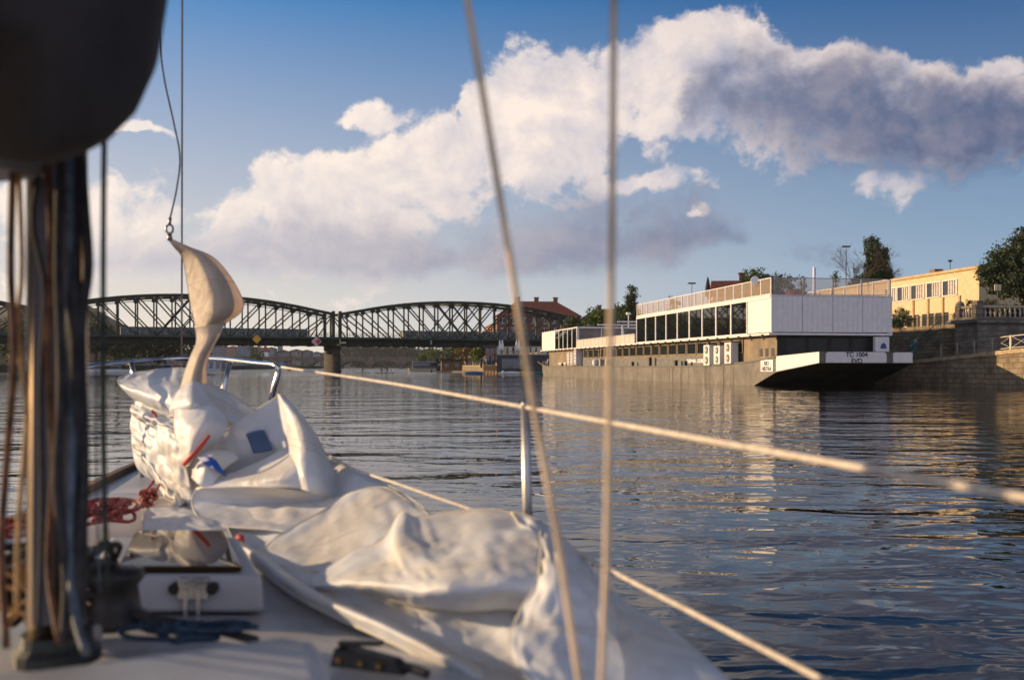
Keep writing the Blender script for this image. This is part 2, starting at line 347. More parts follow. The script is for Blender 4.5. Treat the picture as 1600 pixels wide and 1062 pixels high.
# ------------------------------------------------------------------ railway bridge
M_br = M('bridge_steel', (.022, .024, .018), .75, var=.3, scale=.6)
M_gr = M('bridge_green_steel', (.022, .050, .034), .65, var=.2)
BL = 72.0
bm0 = Vector((-48.2, 267.0, 0)); bdir = Vector((66.08, 28.6, 0)).normalized(); bang = math.atan2(bdir.y, bdir.x)
bridge = thing('railway_bridge', 'long dark steel railway bridge of arched lattice trusses crossing the river', 'bridge', bm0, bang)
def top_z(u):   # top chord height over the deck, u in 0..1
    return 15.2 + 4.4 * (1 - (2*u - 1)**2) - .3*(1 - abs(2*u-1))
def span(i):
    x0 = i * BL + .9; L = BL - 1.8; n = 16; pl = L / n
    for face, y in (('front', -5.0), ('back', 5.0)):
        a = MB(); w = MB()
        tops = [Vector((x0 + k*pl, y, top_z(k/n) if 0 < k < n else 15.4)) for k in range(n+1)]
        bots = [Vector((x0 + k*pl, y, 9.0)) for k in range(n+1)]
        for k in range(n):
            a.beam(tops[k], tops[k+1], .55, .75)
            a.beam(tops[k] - Vector((0,0,.75)), tops[k+1] - Vector((0,0,.75)), .3, .16)
        a.beam(bots[0], bots[-1], .5, .6)
        for k in range(n+1):
            e = k in (0, n)
            w.beam(bots[k], tops[k] + Vector((0,0,.8 if e else 0)), .75 if e else .36, .8 if e else .36)
            if not e: w.box(tops[k].x-.5, tops[k].x+.5, y-.33, y+.33, tops[k].z-1.15, tops[k].z-.1)
        for k in range(0, 9):
            w.beam(tops[k], bots[min(k+2, n)], .26, .32)
            w.beam(tops[n-k], bots[max(n-k-2, 0)], .26, .32)
        w.beam(tops[0], bots[1], .25, .3); w.beam(tops[n], bots[n-1], .25, .3)
        a.build('truss_chord', M_br, bridge); w.build('truss_lattice', M_br, bridge)
    c = MB()
    for k in range(1, n):
        z = top_z(k/n); X = x0 + k*pl
        c.beam((X,-5,z-.2), (X,5,z-.2), .3, .35)
        if k < n-1:
            z2 = top_z((k+1)/n); c.beam((X,-5,z-.1), (X+pl,5,z2-.1), .15, .15); c.beam((X,5,z-.12), (X+pl,-5,z2-.12), .15, .15)
    c.build('top_bracing', M_br, bridge)
    g = MB(); g.box(x0, x0+L, -5.3, -4.75, 7.15, 8.8); g.box(x0, x0+L, 4.75, 5.3, 7.15, 8.8); g.box(x0, x0+L, -4.7, 4.7, 7.1, 7.4)
    for k in range(n*1+1):
        X = x0 + k*pl; g.box(X-.25, X+.25, -6.6, 6.6, 6.95, 7.5)
    g.build('deck_girder', M_br, bridge)
    gw = MB(); gw.box(x0-.9, x0+L+.9, -7.2, -5.36, 8.82, 9.28); gw.box(x0-.9, x0+L+.9, 5.36, 7.2, 8.82, 9.28); gw.build('footway', M_gr, bridge)
    r = MB()
    for y in (-7.1, 7.1):
        for z in (9.75, 10.35): r.beam((x0-.9, y, z), (x0+L+.9, y, z), .07, .08)
        k = 0
        while k < L + 1.8:
            r.beam((x0-.9+k, y, 9.28), (x0-.9+k, y, 10.4), .09, .09); k += 1.5
    r.build('footway_railing', M_gr, bridge)
for i in (-5, -4, -3, -2, -1, 0): span(i)
M_pier = brick_mat('pier_stone', (.05, .042, .035), (.075, .06, .045), (.03, .027, .024), 1.0, 1.1, .5)
def pier(i):
    p = MB(); X = i * BL
    prof = [(2.1, -3), (2.1, .6), (1.95, .9), (1.85, 5.9), (2.0, 6.0), (2.0, 6.6), (1.8, 6.9)]
    p.lathe((X, 0, 0), prof, 24, 1, 2.7)
    p.build('stone_pier', M_pier, bridge, smooth=False)
    q = MB(); q.box(X-1.4, X+1.4, -5.2, -4.0, 6.9, 7.14); q.box(X-1.4, X+1.4, 4.0, 5.2, 6.9, 7.14); q.build('bearing', M_gr, bridge)
for i in (-4, -3, -2, -1, 0, 1): pier(i)
M_yel = M('yellow_sign', (.75, .38, .03), .5, var=.05); M_rw = M('red_white_sign', (.70, .45, .42), .5); M_red = M('red_paint', (.55, .04, .03), .5); M_whi = M('plain_white', (.8, .8, .8), .5, var=.03)
def diamond(m, c, r, y0, y1):
    c = Vector(c); pl = [(0,-r),(r,0),(0,r),(-r,0)]
    return m.prism(pl, lambda u, v: Vector((c.x+u, y0, c.z+v)), lambda u, v: Vector((c.x+u, y1, c.z+v)))
def bridge_x(px):    # local x on the bridge front for a photo column
    u = (px - CX) / F; return (bm0.x - u*bm0.y) / (u*bdir.y - bdir.x)
diamond(MB(), (bridge_x(394), 0, 8.55), 1.15, -7.45, -7.32).build('yellow_diamond_sign', M_yel, bridge)
diamond(MB(), (bridge_x(485), 0, 8.1), 1.35, -7.45, -7.32).build('navigation_sign', M_rw, bridge)
diamond(MB(), (bridge_x(487.5), 0, 8.1), .75, -7.49, -7.455).build('sign_mark', M_red, bridge)
s_ = MB(); s_.box(bridge_x(659), bridge_x(661.5), -7.4, -7.3, 7.6, 8.7); s_.build('pale_marker_board', grey_paint, bridge)
s_ = MB(); s_.box(bridge_x(525), bridge_x(533), -5.45, -5.32, 7.7, 8.1); s_.build('number_plate', M_whi, bridge)
# train
def train_car(x0, x1, label, first):
    t = thing('train_carriage', label, 'train carriage', bm0 + bdir * x0, bang, group=None)
    L = x1 - x0; Mb = M('carriage_grey', (.13, .15, .15), .5, var=.15)
    b = MB(); b.prism([(-1.5,8.0),(1.5,8.0),(1.55,10.9),(1.1,11.5),(-1.1,11.5),(-1.55,10.9)], lambda u, v: Vector((0,u,v)), lambda u, v: Vector((L,u,v))); b.build('body', Mb, t)
    k = 1.2
    while k < L - 1.6:
        w = MB(); w.box(k, k+1.3, -1.6, -1.54, 9.7, 10.6); w.build('window', window_dark, t); k += 2.2
    w = MB()
    for c in (2.2, 4.4, L-4.4, L-2.2):
        for y in (-.75, .75): w.cyl((c, y-.07, 7.87), (c, y+.07, 7.87), .46, n=14)
    w.build('wheels', dark_metal, t)
xa = bridge_x(627)
train_car(xa, xa+23, 'grey railway carriage in the middle of the right truss, last of the train', True)
train_car(xa+23.8, xa+46.8, 'grey railway carriage at the right end of the right truss', False)
xb = bridge_x(188)
train_car(xb, xb+23, 'grey railway carriage inside the left truss, near the tall pole of rope', False)
train_car(xb+23.8, xb+46, 'grey railway carriage inside the left truss, behind the raised sail corner', False)

# ------------------------------------------------------------------ foliage
def leaf_mat(name, c, c2):
    m = M(name, c, .75, var=.35, scale=1.1, col2=c2, c2scale=.7, trans=.12); return m
L_dark = leaf_mat('dark_leaves', (.050, .075, .020), (.028, .045, .014))
L_green = leaf_mat('green_leaves', (.075, .115, .022), (.035, .07, .018))
L_bright = leaf_mat('bright_leaves', (.13, .17, .03), (.07, .11, .025))
L_aut = leaf_mat('autumn_leaves', (.16, .10, .025), (.20, .07, .02))
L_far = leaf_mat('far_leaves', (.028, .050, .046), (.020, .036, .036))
bark = M('bark', (.07, .05, .035), .9, var=.3, scale=4, stretch=(1, 1, .3))
def crown_mesh(name, blobs, nleaf, size, seed, drop=.16):
    """leaf clumps through ellipsoids (cx,cy,cz,rx,ry,rz); leaves concentrate near the skin, whole clumps are left out"""
    rnd = random.Random(seed); vs = []; fs = []
    vol = [b[3]*b[4]*b[5] for b in blobs]; tot = sum(v**.67 for v in vol)
    for b, v in zip(blobs, vol):
        k = int(nleaf * v**.67 / tot); nc = max(6, k // 22)
        for _ in range(nc):
            if rnd.random() < drop: continue
            z = rnd.uniform(-1, 1); a = rnd.uniform(0, 2*math.pi); q = math.sqrt(1-z*z); rr = rnd.uniform(.45, 1.08)
            c = Vector((b[0]+b[3]*q*math.cos(a)*rr, b[1]+b[4]*q*math.sin(a)*rr, b[2]+b[5]*z*rr)); cs = size * rnd.uniform(1.2, 2.6)
            for _ in range(22):
                p = c + Vector((rnd.gauss(0, 1), rnd.gauss(0, 1), rnd.gauss(0, .8))) * cs * .6
                n = Vector((rnd.gauss(0, 1), rnd.gauss(0, 1), rnd.gauss(0, 1))).normalized(); x = n.orthogonal().normalized(); x = Matrix.Rotation(rnd.uniform(0, 6.3), 3, n) @ x; y = n.cross(x)
                s = size * rnd.uniform(.45, 1.0); i = len(vs)
                vs += [p - x*s, p - y*s*.55, p + x*s, p + y*s*.55]; fs.append((i, i+1, i+2, i+3))
    me = bpy.data.meshes.new(name); me.from_pydata(vs, [], fs); return me
def tree(name, label, cat, loc, blobs, leafm, nleaf=3000, size=.3, seed=1, trunk_h=None, tr=.25, group=None, limbs=5, drop=.16):
    t = thing(name, label, cat, loc, 0, group); rnd = random.Random(seed + 50)
    top = max(b[2] for b in blobs) if trunk_h is None else trunk_h
    m = MB(); m.tube([(0,0,-.3), (.05*tr, 0, top*.3), (-.1*tr, .1*tr, top*.65), (0,0,top)], tr, 8, lambda u: 1.15 - .9*u)
    for i in range(limbs):
        b = blobs[i % len(blobs)]; z0 = top * rnd.uniform(.3, .75)
        e = Vector((b[0]+rnd.uniform(-.7,.7)*b[3], b[1]+rnd.uniform(-.7,.7)*b[4], b[2]+rnd.uniform(-.2,.7)*b[5]))
        m.tube([(0,0,z0), e*.5+Vector((0,0,z0*.5+.1)), e], tr*.38, 6, lambda u: 1-.75*u)
    m.build('trunk', bark, t)
    me = crown_mesh('crown', blobs, nleaf, size, seed, drop); link_mesh('crown', me, leafm, t)
    return t
def round_blobs(h, r, n, seed, base=.3):
    rnd = random.Random(seed); out = [(0,0,h*.62, r*.75, r*.75, h*.28)]
    for i in range(n):
        a = rnd.uniform(0, 6.28); d = r*rnd.uniform(.3, .75); q = r*rnd.uniform(.3, .5)
        out.append((d*math.cos(a), d*math.sin(a), h*rnd.uniform(base+.1, .86), q, q, q*rnd.uniform(.7, 1.0)))
    return out
def poplar_blobs(h, r, n, seed):
    rnd = random.Random(seed); out = []
    for i in range(n):
        u = i/(n-1); w = r * (.55 + .45*math.sin(math.pi*min(1, u*1.25+.12))) * (1 - .42*u**3)
        out.append((rnd.uniform(-.25,.25)*r, rnd.uniform(-.25,.25)*r, h*(.14+.78*u), w, w, h/n*.85))
    return out
def conifer_blobs(h, r, n=7):
    return [(0, 0, h*(.15+.75*i/(n-1)), r*(1-.86*i/(n-1)), r*(1-.86*i/(n-1)), h/n*.7) for i in range(n)]

# ------------------------------------------------------------------ far city, hills, banks
M_earth = M('bank_earth', (.07, .075, .04), .95, var=.3, scale=.3)
M_hill = M('hill_ground', (.028, .040, .036), .95, var=.3, scale=.02)
def hill(name, pts, m, depth=250, seed=1, rough=6):
    """ridge through (px, z, Y) with slopes falling on both sides"""
    vs = []; fs = []; ridge = catmull([Vector(((p[0]-CX)/F*p[2], p[2], p[1])) for p in pts], 10); n = len(ridge)
    for p in ridge:
        for k, (dy, q) in enumerate(((-1, -.02), (-.8, .3), (-.45, .72), (0, 1), (.5, .7), (1, -.02))):
            z = p.z*q + (MN.noise(Vector((p.x*.02+seed, p.y*.02, k))) * rough * (q if q > 0 else 0))
            vs.append(Vector((p.x, p.y + dy*depth, z - (1 if q < 0 else 0))))
    for i in range(n-1):
        for k in range(5): fs.append((i*6+k, (i+1)*6+k, (i+1)*6+k+1, i*6+k+1))
    o = MB().add(vs, fs).build(name, m, smooth=True); return props(o, kind='structure'), ridge
hill('hill', [(-700, 60, 1500), (-200, 80, 1500), (60, 92, 1500), (130, 96, 1500), (165, 72, 1500), (200, 35, 1500), (300, 26, 1500), (420, 22, 1500)], M_hill, 300, 2)
hill('hill', [(380, 18, 1700), (520, 24, 1700), (640, 30, 1700), (740, 20, 1700), (800, 12, 1700)], M_hill, 200, 3, 3)
def wood(name, label, px0, px1, Y0, Y1, zf, n, size, m, seed, hz=9, step=9):
    rnd = random.Random(seed); blobs = []
    for i in range(n):
        px = rnd.uniform(px0, px1); Y = rnd.uniform(Y0, Y1); r = rnd.uniform(.7, 1.3) * step * .6
        blobs.append(((px-CX)/F*Y, Y, zf(px)*rnd.uniform(.25, .97), r, r, r*.8))
    me = crown_mesh(name, blobs, n*170, size, seed, .05)
    o = link_mesh(name, me, m); props(o, label, 'wood', kind='stuff'); return o
def ilerp(x, pts):
    for (a, b), (c, d) in zip(pts, pts[1:]):
        if x <= c: return b + (d-b)*(x-a)/(c-a)
    return pts[-1][1]
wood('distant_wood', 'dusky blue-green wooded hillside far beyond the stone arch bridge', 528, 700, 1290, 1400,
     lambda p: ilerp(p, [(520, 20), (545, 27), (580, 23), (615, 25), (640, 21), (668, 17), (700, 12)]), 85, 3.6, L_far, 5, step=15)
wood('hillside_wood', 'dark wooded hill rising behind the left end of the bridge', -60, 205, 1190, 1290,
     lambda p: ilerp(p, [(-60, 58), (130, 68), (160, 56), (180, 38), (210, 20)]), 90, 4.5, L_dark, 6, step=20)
def bank(name, pts, z, depthx, m):
    """strip of raised bank between a shore polyline and a line far behind it, with its wall down to the bed"""
    n = len(pts); vs = []; fs = []
    for (x, y) in pts: vs += [(x, y, -2), (x, y, z), (x + depthx, y, z+.05)]
    for i in range(n-1):
        a, b = i*3, (i+1)*3; fs += [(a, b, b+1, a+1), (a+1, b+1, b+2, a+2)]
    o = MB().add(vs, fs).build(name, m); return props(o, kind='structure')
M_quay = brick_mat('quay_stone', (.26, .20, .13), (.36, .27, .17), (.11, .09, .07), 1.0, .9, .42, msize=.03, bump=.04)
bank('left_bank_ground', [(-170, -50), (-150, 200), (-143, 330), (-138, 500), (-150, 780), (-220, 1300)], 2.0, -2500, M_earth)
bank('far_bank_ground', [(-150, 1000), (-60, 980), (60, 960)], 1.5, 30, M_earth)

def facade_building(name, label, c, w, d, h, z0, rz, wallm, roofm=None, roof_h=0, floors=3, bays=6, win=(1.1, 1.5), faces='f', chimneys=0, cat='building', group=None, hip=True, frames=False, eave=.5):
    """block with local x = width, y = depth; front face looks to local -y"""
    t = thing(name, label, cat, c, rz, group)
    m = MB(); m.box(-w/2, w/2, 0, d, z0, z0+h); m.build('wall', wallm, t)
    def win_on(face, n, W):
        fh = h / floors
        for f in range(floors):
            for i in range(n):
                cx = -W/2 + W*(i+.5)/n; zc = z0 + fh*(f+.55)
                g = MB()
                if face == 'f': g.box(cx-win[0]/2, cx+win[0]/2, -.06, -.01, zc-win[1]/2, zc+win[1]/2)
                elif face == 'l': g.box(-w/2-.06, -w/2-.01, d/2+cx-win[0]/2, d/2+cx+win[0]/2, zc-win[1]/2, zc+win[1]/2)
                o = g.build('window', window_dark, t)
                if frames:
                    fr = MB(); e = .12
                    if face == 'f':
                        fr.box(cx-win[0]/2-e, cx+win[0]/2+e, -.12, -.065, zc-win[1]/2-e, zc-win[1]/2); fr.box(cx-win[0]/2-e, cx+win[0]/2+e, -.12, -.065, zc+win[1]/2, zc+win[1]/2+e); fr.box(cx-.05, cx+.05, -.12, -.065, zc-win[1]/2, zc+win[1]/2)
                    else:
                        fr.box(-w/2-.12, -w/2-.065, d/2+cx-win[0]/2-e, d/2+cx+win[0]/2+e, zc-win[1]/2-e, zc-win[1]/2); fr.box(-w/2-.12, -w/2-.065, d/2+cx-win[0]/2-e, d/2+cx+win[0]/2+e, zc+win[1]/2, zc+win[1]/2+e); fr.box(-w/2-.12, -w/2-.065, d/2+cx-.05, d/2+cx+.05, zc-win[1]/2, zc+win[1]/2)
                    fr.build('frame', M_whi, o)
    if 'f' in faces: win_on('f', bays, w)
    if 'l' in faces: win_on('l', max(1, int(bays*d/w+.5)), d)
    if roofm is not None:
        z = z0 + h; e = eave; r = MB()
        if roof_h > 0:
            if w >= d: i0 = (d/2 if hip else 0); rg = [(-w/2+i0, d/2), (w/2-i0, d/2)]
            else: i0 = (w/2 if hip else 0); rg = [(0, i0), (0, d-i0)]
            A, B = Vector((*rg[0], z+roof_h)), Vector((*rg[1], z+roof_h))
            a, b, c_, d_ = Vector((-w/2-e,-e,z)), Vector((w/2+e,-e,z)), Vector((w/2+e,d+e,z)), Vector((-w/2-e,d+e,z))
            if w >= d: r.add([a,b,c_,d_,A,B], [(0,3,2,1),(0,1,5,4),(1,2,5),(2,3,4,5),(3,0,4)])
            else: r.add([a,b,c_,d_,A,B], [(0,3,2,1),(0,1,4),(1,2,5,4),(2,3,5),(3,0,4,5)])
        else: r.box(-w/2-e, w/2+e, -e, d+e, z, z+.35)
        ro = r.build('roof', roofm, t)
        for k in range(chimneys):
            q = MB(); x = -w*.35 + w*.7*(k+.5)/chimneys; q.box(x-.7, x+.7, d/2-.5, d/2+.5, z+roof_h*.5, z+roof_h+1.1); q.box(x-.85, x+.85, d/2-.62, d/2+.62, z+roof_h+1.1, z+roof_h+1.35); q.build('chimney', M('chimney_brick', (.16, .07, .045), .9, var=.3), ro)
    return t
Wf = [M('far_wall_cream', (.30, .27, .24), .9), M('far_wall_grey', (.20, .20, .22), .9), M('far_wall_blue', (.13, .19, .26), .8), M('far_wall_rose', (.30, .20, .17), .9), M('far_wall_white', (.42, .40, .38), .9)]
far_b = [  # px0, px1, top row, Y, wall, roof, label
    (322, 352, 537, 950, 1, slate, 'grey slate-roofed block far off, just right of the twisted sail strip'),
    (352, 371, 540, 940, 3, red_roof, 'rose tenement with red roof between the slate block and the blue-clad block'),
    (371, 391, 536, 930, 2, slate, 'blue-clad office block beneath the yellow diamond sign'),
    (394, 408, 541, 955, 4, red_roof, 'small cream gabled block left of the white waterside turret'),
    (416, 428, 542, 960, 0, slate, 'cream block standing right behind the waterside turret'),
    (429, 452, 546, 970, 1, slate, 'grey riverside tenement right of the turret'),
    (452, 470, 545, 975, 0, slate, 'pale riverside tenement midway between turret and bridge pier'),
    (470, 485, 546, 980, 1, red_roof, 'grey riverside tenement with a red roof below the red and white sign'),
    (486, 500, 549, 985, 4, slate, 'white-fronted riverside tenement two houses left of the bridge pier'),
    (500, 512, 550, 990, 0, red_roof, 'low cream tenement touching the bridge pier from the left'),
    (222, 240, 550, 420, 2, slate, 'blue-grey waterfront house under the left truss'),
    (241, 250, 548, 425, 4, slate, 'pale narrow waterfront house right of the blue-grey one'),
    (268, 286, 552, 600, 3, slate, 'dim rose house left of the forestay under the bridge')]
for (a, b, row, Y, wi, rf, lab) in far_b:
    w = (b-a)/F*Y; top = HC + (HY-row)/F*Y; rh = min(5, w*.28) * (.6 if Y > 800 else .5); h = top - rh - 2
    facade_building('riverside_house', lab, (((a+b)/2-CX)/F*Y, Y, 0), w*.98, 14, h, 2, 0, Wf[wi], rf, rh, floors=max(2, int(h/3.4)), bays=max(3, int(w/3.2)), win=(1.3, 1.9), group='houses on the far bank')
# waterside turret and spire
t = thing('waterside_turret', 'small white square turret with steep red cap on the far bank', 'turret', G(413.5, 900, 0))
m = MB(); m.box(-2.9, 2.9, 0, 5.8, 1.5, 14.5); m.build('wall', M_whi, t)
m = MB(); m.add([(-3.3,-.4,14.5),(3.3,-.4,14.5),(3.3,6.2,14.5),(-3.3,6.2,14.5),(0,2.9,21.5)], [(0,3,2,1),(0,1,4),(1,2,4),(2,3,4),(3,0,4)]); m.build('roof', red_roof, t)
m = MB(); m.box(-.7,.7,-.08,-.01,7,9.4); m.build('window', window_dark, t)
t = thing('church_spire', 'thin dark church spire poking up over the far roofs below the bridge', 'spire', G(437, 1400, 0))
m = MB(); m.box(-3, 3, 0, 6, 0, 30); m.build('tower', Wf[1], t); m = MB(); m.add([(-3.2,-.2,30),(3.2,-.2,30),(3.2,6.2,30),(-3.2,6.2,30),(0,3,44)], [(0,3,2,1),(0,1,4),(1,2,4),(2,3,4),(3,0,4)]); m.build('spire', slate, t)
for i, (px, Y, h, r, lm, lab) in enumerate([(399, 780, 17, 9, L_dark, 'dark round tree in front of the far houses left of the turret'), (150, 330, 15, 9, L_dark, 'dark bankside tree under the left truss beside the mast ropes'),
        (180, 335, 16, 10, L_dark, 'broad dark bankside tree under the left truss right of the hanging rope'), (205, 335, 14, 8, L_dark, 'dark bankside tree left of the blue-grey waterfront house'), (110, 330, 17, 10, L_dark, 'dark bankside tree hidden partly by the mast'),
        (75, 325, 16, 10, L_dark, 'dark bankside tree seen between the mast ropes'), (20, 320, 16, 11, L_dark, 'dark bankside tree at the left edge beyond the mast'), (258, 350, 11, 7, L_dark, 'dark bush-like tree on the bank left of the forestay'), (300, 420, 12, 9, L_dark, 'dark tree behind the twisted sail strip on the left bank')]):
    tree('bankside_tree', lab, 'tree', G(px, Y, 1.5), round_blobs(h*.93, r, 7, i+1, .15), lm, 1700, .9, i+20, tr=.5, group='trees on the left bank')
# far stone arch bridge
ab = thing('stone_arch_bridge', 'low stone arch bridge far upstream beyond the railway bridge', 'bridge', G(330, 780, 0))
Mst = M('far_stone', (.16, .125, .10), .9, var=.25, scale=.3)
SP = 24.2; nsp = 9
def arch_poly(w, h0, zs, rise, n=14):
    pts = [(0, zs), (0, h0), (w, h0), (w, zs)]
    return pts + [(w - 1.6 - (w-3.2)*k/n, zs + rise*math.sin(math.pi*k/n)**.75 if 0 < k < n else zs) for k in range(n+1)]
for i in range(nsp):
    x0 = i * SP - 45; m = MB(); top = 8.0
    n = 14
    for k in range(n):
        xa_, xb_ = 1.6 + (SP-3.2)*k/n, 1.6 + (SP-3.2)*(k+1)/n
        za, zb = 1.6 + 4.6*math.sin(math.pi*k/n)**.6, 1.6 + 4.6*math.sin(math.pi*(k+1)/n)**.6
        m.hexa([(x0+xa_,0,za),(x0+xb_,0,zb),(x0+xb_,11,zb),(x0+xa_,11,za)], [(x0+xa_,0,top),(x0+xb_,0,top),(x0+xb_,11,top),(x0+xa_,11,top)])
    m.build('arch', Mst, ab)
    m = MB(); m.box(x0-1.6, x0+1.6, -1.4, 12.4, -2, 3.4); m.box(x0-1.59, x0+1.59, .01, 10.99, 3.4, top); m.build('pier', Mst, ab)
m = MB(); m.box(-46, nsp*SP-40, -.3, 0.3, 8.0, 9.3); m.box(-46, nsp*SP-40, 10.7, 11.3, 8.0, 9.3); m.build('parapet', Mst, ab)
# ------------------------------------------------------------------ big moored barge (local: x across, y along the side away from us)
C0 = Vector((21.86, 84, 0)); RZ = R(-10.0)       # local +Y points away and to the left
RZ = math.atan2(.174, .985)
def q2w(s, t, z=0): return Vector((C0.x + .985*s - .174*t, C0.y + .174*s + .985*t, z))
def st(px, s):      # along-distance t of a photo column on the plane at offset s
    u = (px-CX)/F; return (C0.x + .985*s - u*(C0.y + .174*s)) / (u*.985 + .174)
barge = thing('restaurant_barge', 'long grey barge with white container cabins, glass terrace rail and dark windows', 'barge', C0, RZ)
M_hull = M('hull_paint', (.14, .125, .11), .55, var=.25, scale=.5, streak=.5, col2=(.12, .10, .085), c2scale=1.2)
M_cab = M('lower_cabin_paint', (.19, .14, .085), .6, var=.25, scale=.7, streak=.4)
M_box = M('white_cladding', (.74, .70, .68), .5, var=.04, streak=.12)
M_dk = M('dark_interior', (.02, .02, .02), .8)
secs = [(-6, 1.28, 9.3, 1.95, 2.85), (-1, 0, 11, 1.22, 2.55), (1.5, 0, 11, .55, 2.35), (5, 0, 11, -.4, 2.12), (14, 0, 11, -.6, 1.8), (27, 0, 11, -.6, 1.72), (60, 0, 11, -.6, 1.72), (90, 0, 11, -.6, 1.75), (94, .1, 10.9, -.4, 1.95), (98.5, .8, 10.2, 1.0, 2.6), (99.5, 1.3, 9.7, 2.1, 2.8)]
vs = []; fs = []
for (y, x0, x1, zb, zt) in secs: vs += [(x0, y, zb), (x0, y, zt), (x1, y, zt), (x1, y, zb)]
for i in range(len(secs)-1):
    for k in range(4): fs.append((i*4+k, i*4+(k+1) % 4, (i+1)*4+(k+1) % 4, (i+1)*4+k))
fs += [(0, 3, 2, 1), tuple(len(vs)-4+k for k in range(4))]
MB().add(vs, fs).build('hull', M_hull, barge)
m = MB()      # rubbing strake, seams
for (ya, za), (yb, zb_) in zip([(s[0], s[4]) for s in secs[1:9]], [(s[0], s[4]) for s in secs[2:10]]):
    m.beam((-.03, ya, za-.06), (-.03, yb, zb_-.06), .12, .14)
m.build('rubbing_strake', M('strake_paint', (.10, .095, .09), .6), barge)
m = MB()
for y in range(8, 92, 6): m.box(-.012, .0, y, y+.05, -.2, 1.6)
m.build('hull_seam', dark_metal, barge)
m = MB()
for y, z0, h in ((9.5,1.9,.5),(21,1.75,.5),(24,1.75,.6),(33,1.75,1.0),(40,1.75,.5),(79,1.75,.5)): m.box(-.05,.25,y,y+.35,z0,z0+h)
m.build('mooring_bitt', black, barge)
for y in (22.0, 10.2, 15.0, 24.6):
    m = MB(); m.tube([(-.1, y, 1.72), (-.13, y, .9), (-.1, y, -.1)], .03, 6); m.build('fender_rope', black, barge)
# transom panels
def tpanel(x0, x1, z0, z1, r):
    pl = [(x0, z0), (x1, z0), (x1, z1-r), (x1-r*.4, z1-r*.3), (x1-r, z1), (x0+r, z1), (x0+r*.4, z1-r*.3), (x0, z1-r)]
    mm = MB(); mm.prism(pl, lambda u, v: Vector((u, -6.03, v)), lambda u, v: Vector((u, -6.005, v))); return mm.build('transom_panel', M_box, barge)
tpanel(1.81, 7.02, 1.98, 2.83, .22); tpanel(7.6, 9.28, 1.98, 2.80, .12)
m = MB(); m.add([(1.25,-6.03,1.98),(-.03,-1.0,1.27),(-.03,-1.0,2.52),(1.25,-6.03,2.83),(1.25,-6.0,1.98),(0,-.97,1.27),(0,-.97,2.52),(1.25,-6.0,2.83)], [(0,1,2,3),(4,7,6,5),(0,3,7,4),(1,5,6,2),(0,4,5,1),(3,2,6,7)]); m.build('quarter_panel', M_box, barge)
def text_mesh(name, txt, size, m, parent, loc, rot, extr=.006, sx=1.0, align='CENTER', bold=0.0):
    cu = bpy.data.curves.new('lettering_curve', 'FONT'); cu.body = txt; cu.size = size; cu.extrude = extr; cu.align_x = align; cu.space_line = .95; cu.offset = bold
    tmp = bpy.data.objects.new('tmp', cu); COL.objects.link(tmp)
    bpy.context.view_layer.update()
    me = bpy.data.meshes.new_from_object(tmp.evaluated_get(bpy.context.evaluated_depsgraph_get())); bpy.data.objects.remove(tmp)
    me.materials.clear(); me.materials.append(m)
    o = bpy.data.objects.new(name, me); COL.objects.link(o); o.parent = parent; o.location = loc; o.rotation_euler = rot; o.scale = (sx, 1, 1); return o
M_txt = M('black_lettering', (.02, .02, .022), .6, var=0)
text_mesh('lettering', 'TČ 1004\nEVD', .52, M_txt, barge, (4.45, -6.045, 2.44), (R(90), 0, 0), bold=.012)
text_mesh('lettering', 'OLESSAMA  LODERVGA  2010', .5, M_whi, barge, (.66, 18.6, 2.08), (R(90), 0, R(-90)), bold=.02, sx=1.15)
text_mesh('lettering', 'OLESSAMA LODERVGA', .45, M_whi, barge, (.66, 82, 2.0), (R(90), 0, R(-90)), bold=.02, sx=1.3)
m = MB(); m.box(-.05, -.008, -.45, 2.0, 1.25, 2.25); o = m.build('name_board', M_whi, barge)
text_mesh('lettering', 'RIO\nHISTRA', .48, M_txt, o, (-.065, .8, 1.78), (R(90), 0, R(-90)), bold=.01, sx=1.2)
# lower cabin
m = MB(); m.box(.7, 10.3, .4, 92, 1.4, 4.33); m.build('lower_cabin', M_cab, barge)
m = MB(); m.box(.66, .695, 12.5, 70, 1.75, 2.75); m.build('bulwark_shade_band', M('shade_grey', (.12, .12, .12), .6, var=.2, streak=.3), barge)  # grey strip behind the lettering, its tone standing for the bulwark's shade
for i in range(20):
    y = 7.5 + i*3.0
    m = MB(); m.box(.64, .69, y, y+2.5, 3.0, 4.05); o = m.build('lower_window', window_dark, barge)
    f = MB(); f.box(.58, .7, y-.12, y, 2.9, 4.15); f.box(.58, .7, y+2.5, y+2.62, 2.9, 4.15); f.box(.55, .7, y+.001, y+2.499, 2.9, 3.0); f.build('frame', M('tan_trim', (.26, .19, .11), .6), o)
for y in (.9, 2.1, 3.3):
    m = MB(); m.box(.66, .69, y, y+.55, 2.55, 3.25); m.build('vent_opening', black, barge)
for i, x in enumerate((1.6, 3.6, 5.6, 7.6)):
    m = MB(); m.box(x, x+1.6, .34, .39, 2.4, 4.1); m.build('end_window', M('end_black', (.012,.012,.014), .45), barge)
m = MB(); m.box(.72, 10.28, .36, .395, 1.5, 4.33); m.build('dark_end_wall', M_dk, barge)
# white notice box at the right end
m = MB(); m.box(9.2, 10.5, -.6, -.2, 2.95, 4.2); o = m.build('notice_box', M_box, barge, bevel=.03)
m = MB(); m.prism([(-.3,-.3),(.3,-.3),(.22,.05),(0,.22),(-.22,.05)], lambda u, v: Vector((9.95+u, -.62, 3.5+v)), lambda u, v: Vector((9.95+u, -.605, 3.5+v))); m.build('blue_emblem', M('blue_paint', (.03, .10, .25), .5), o)
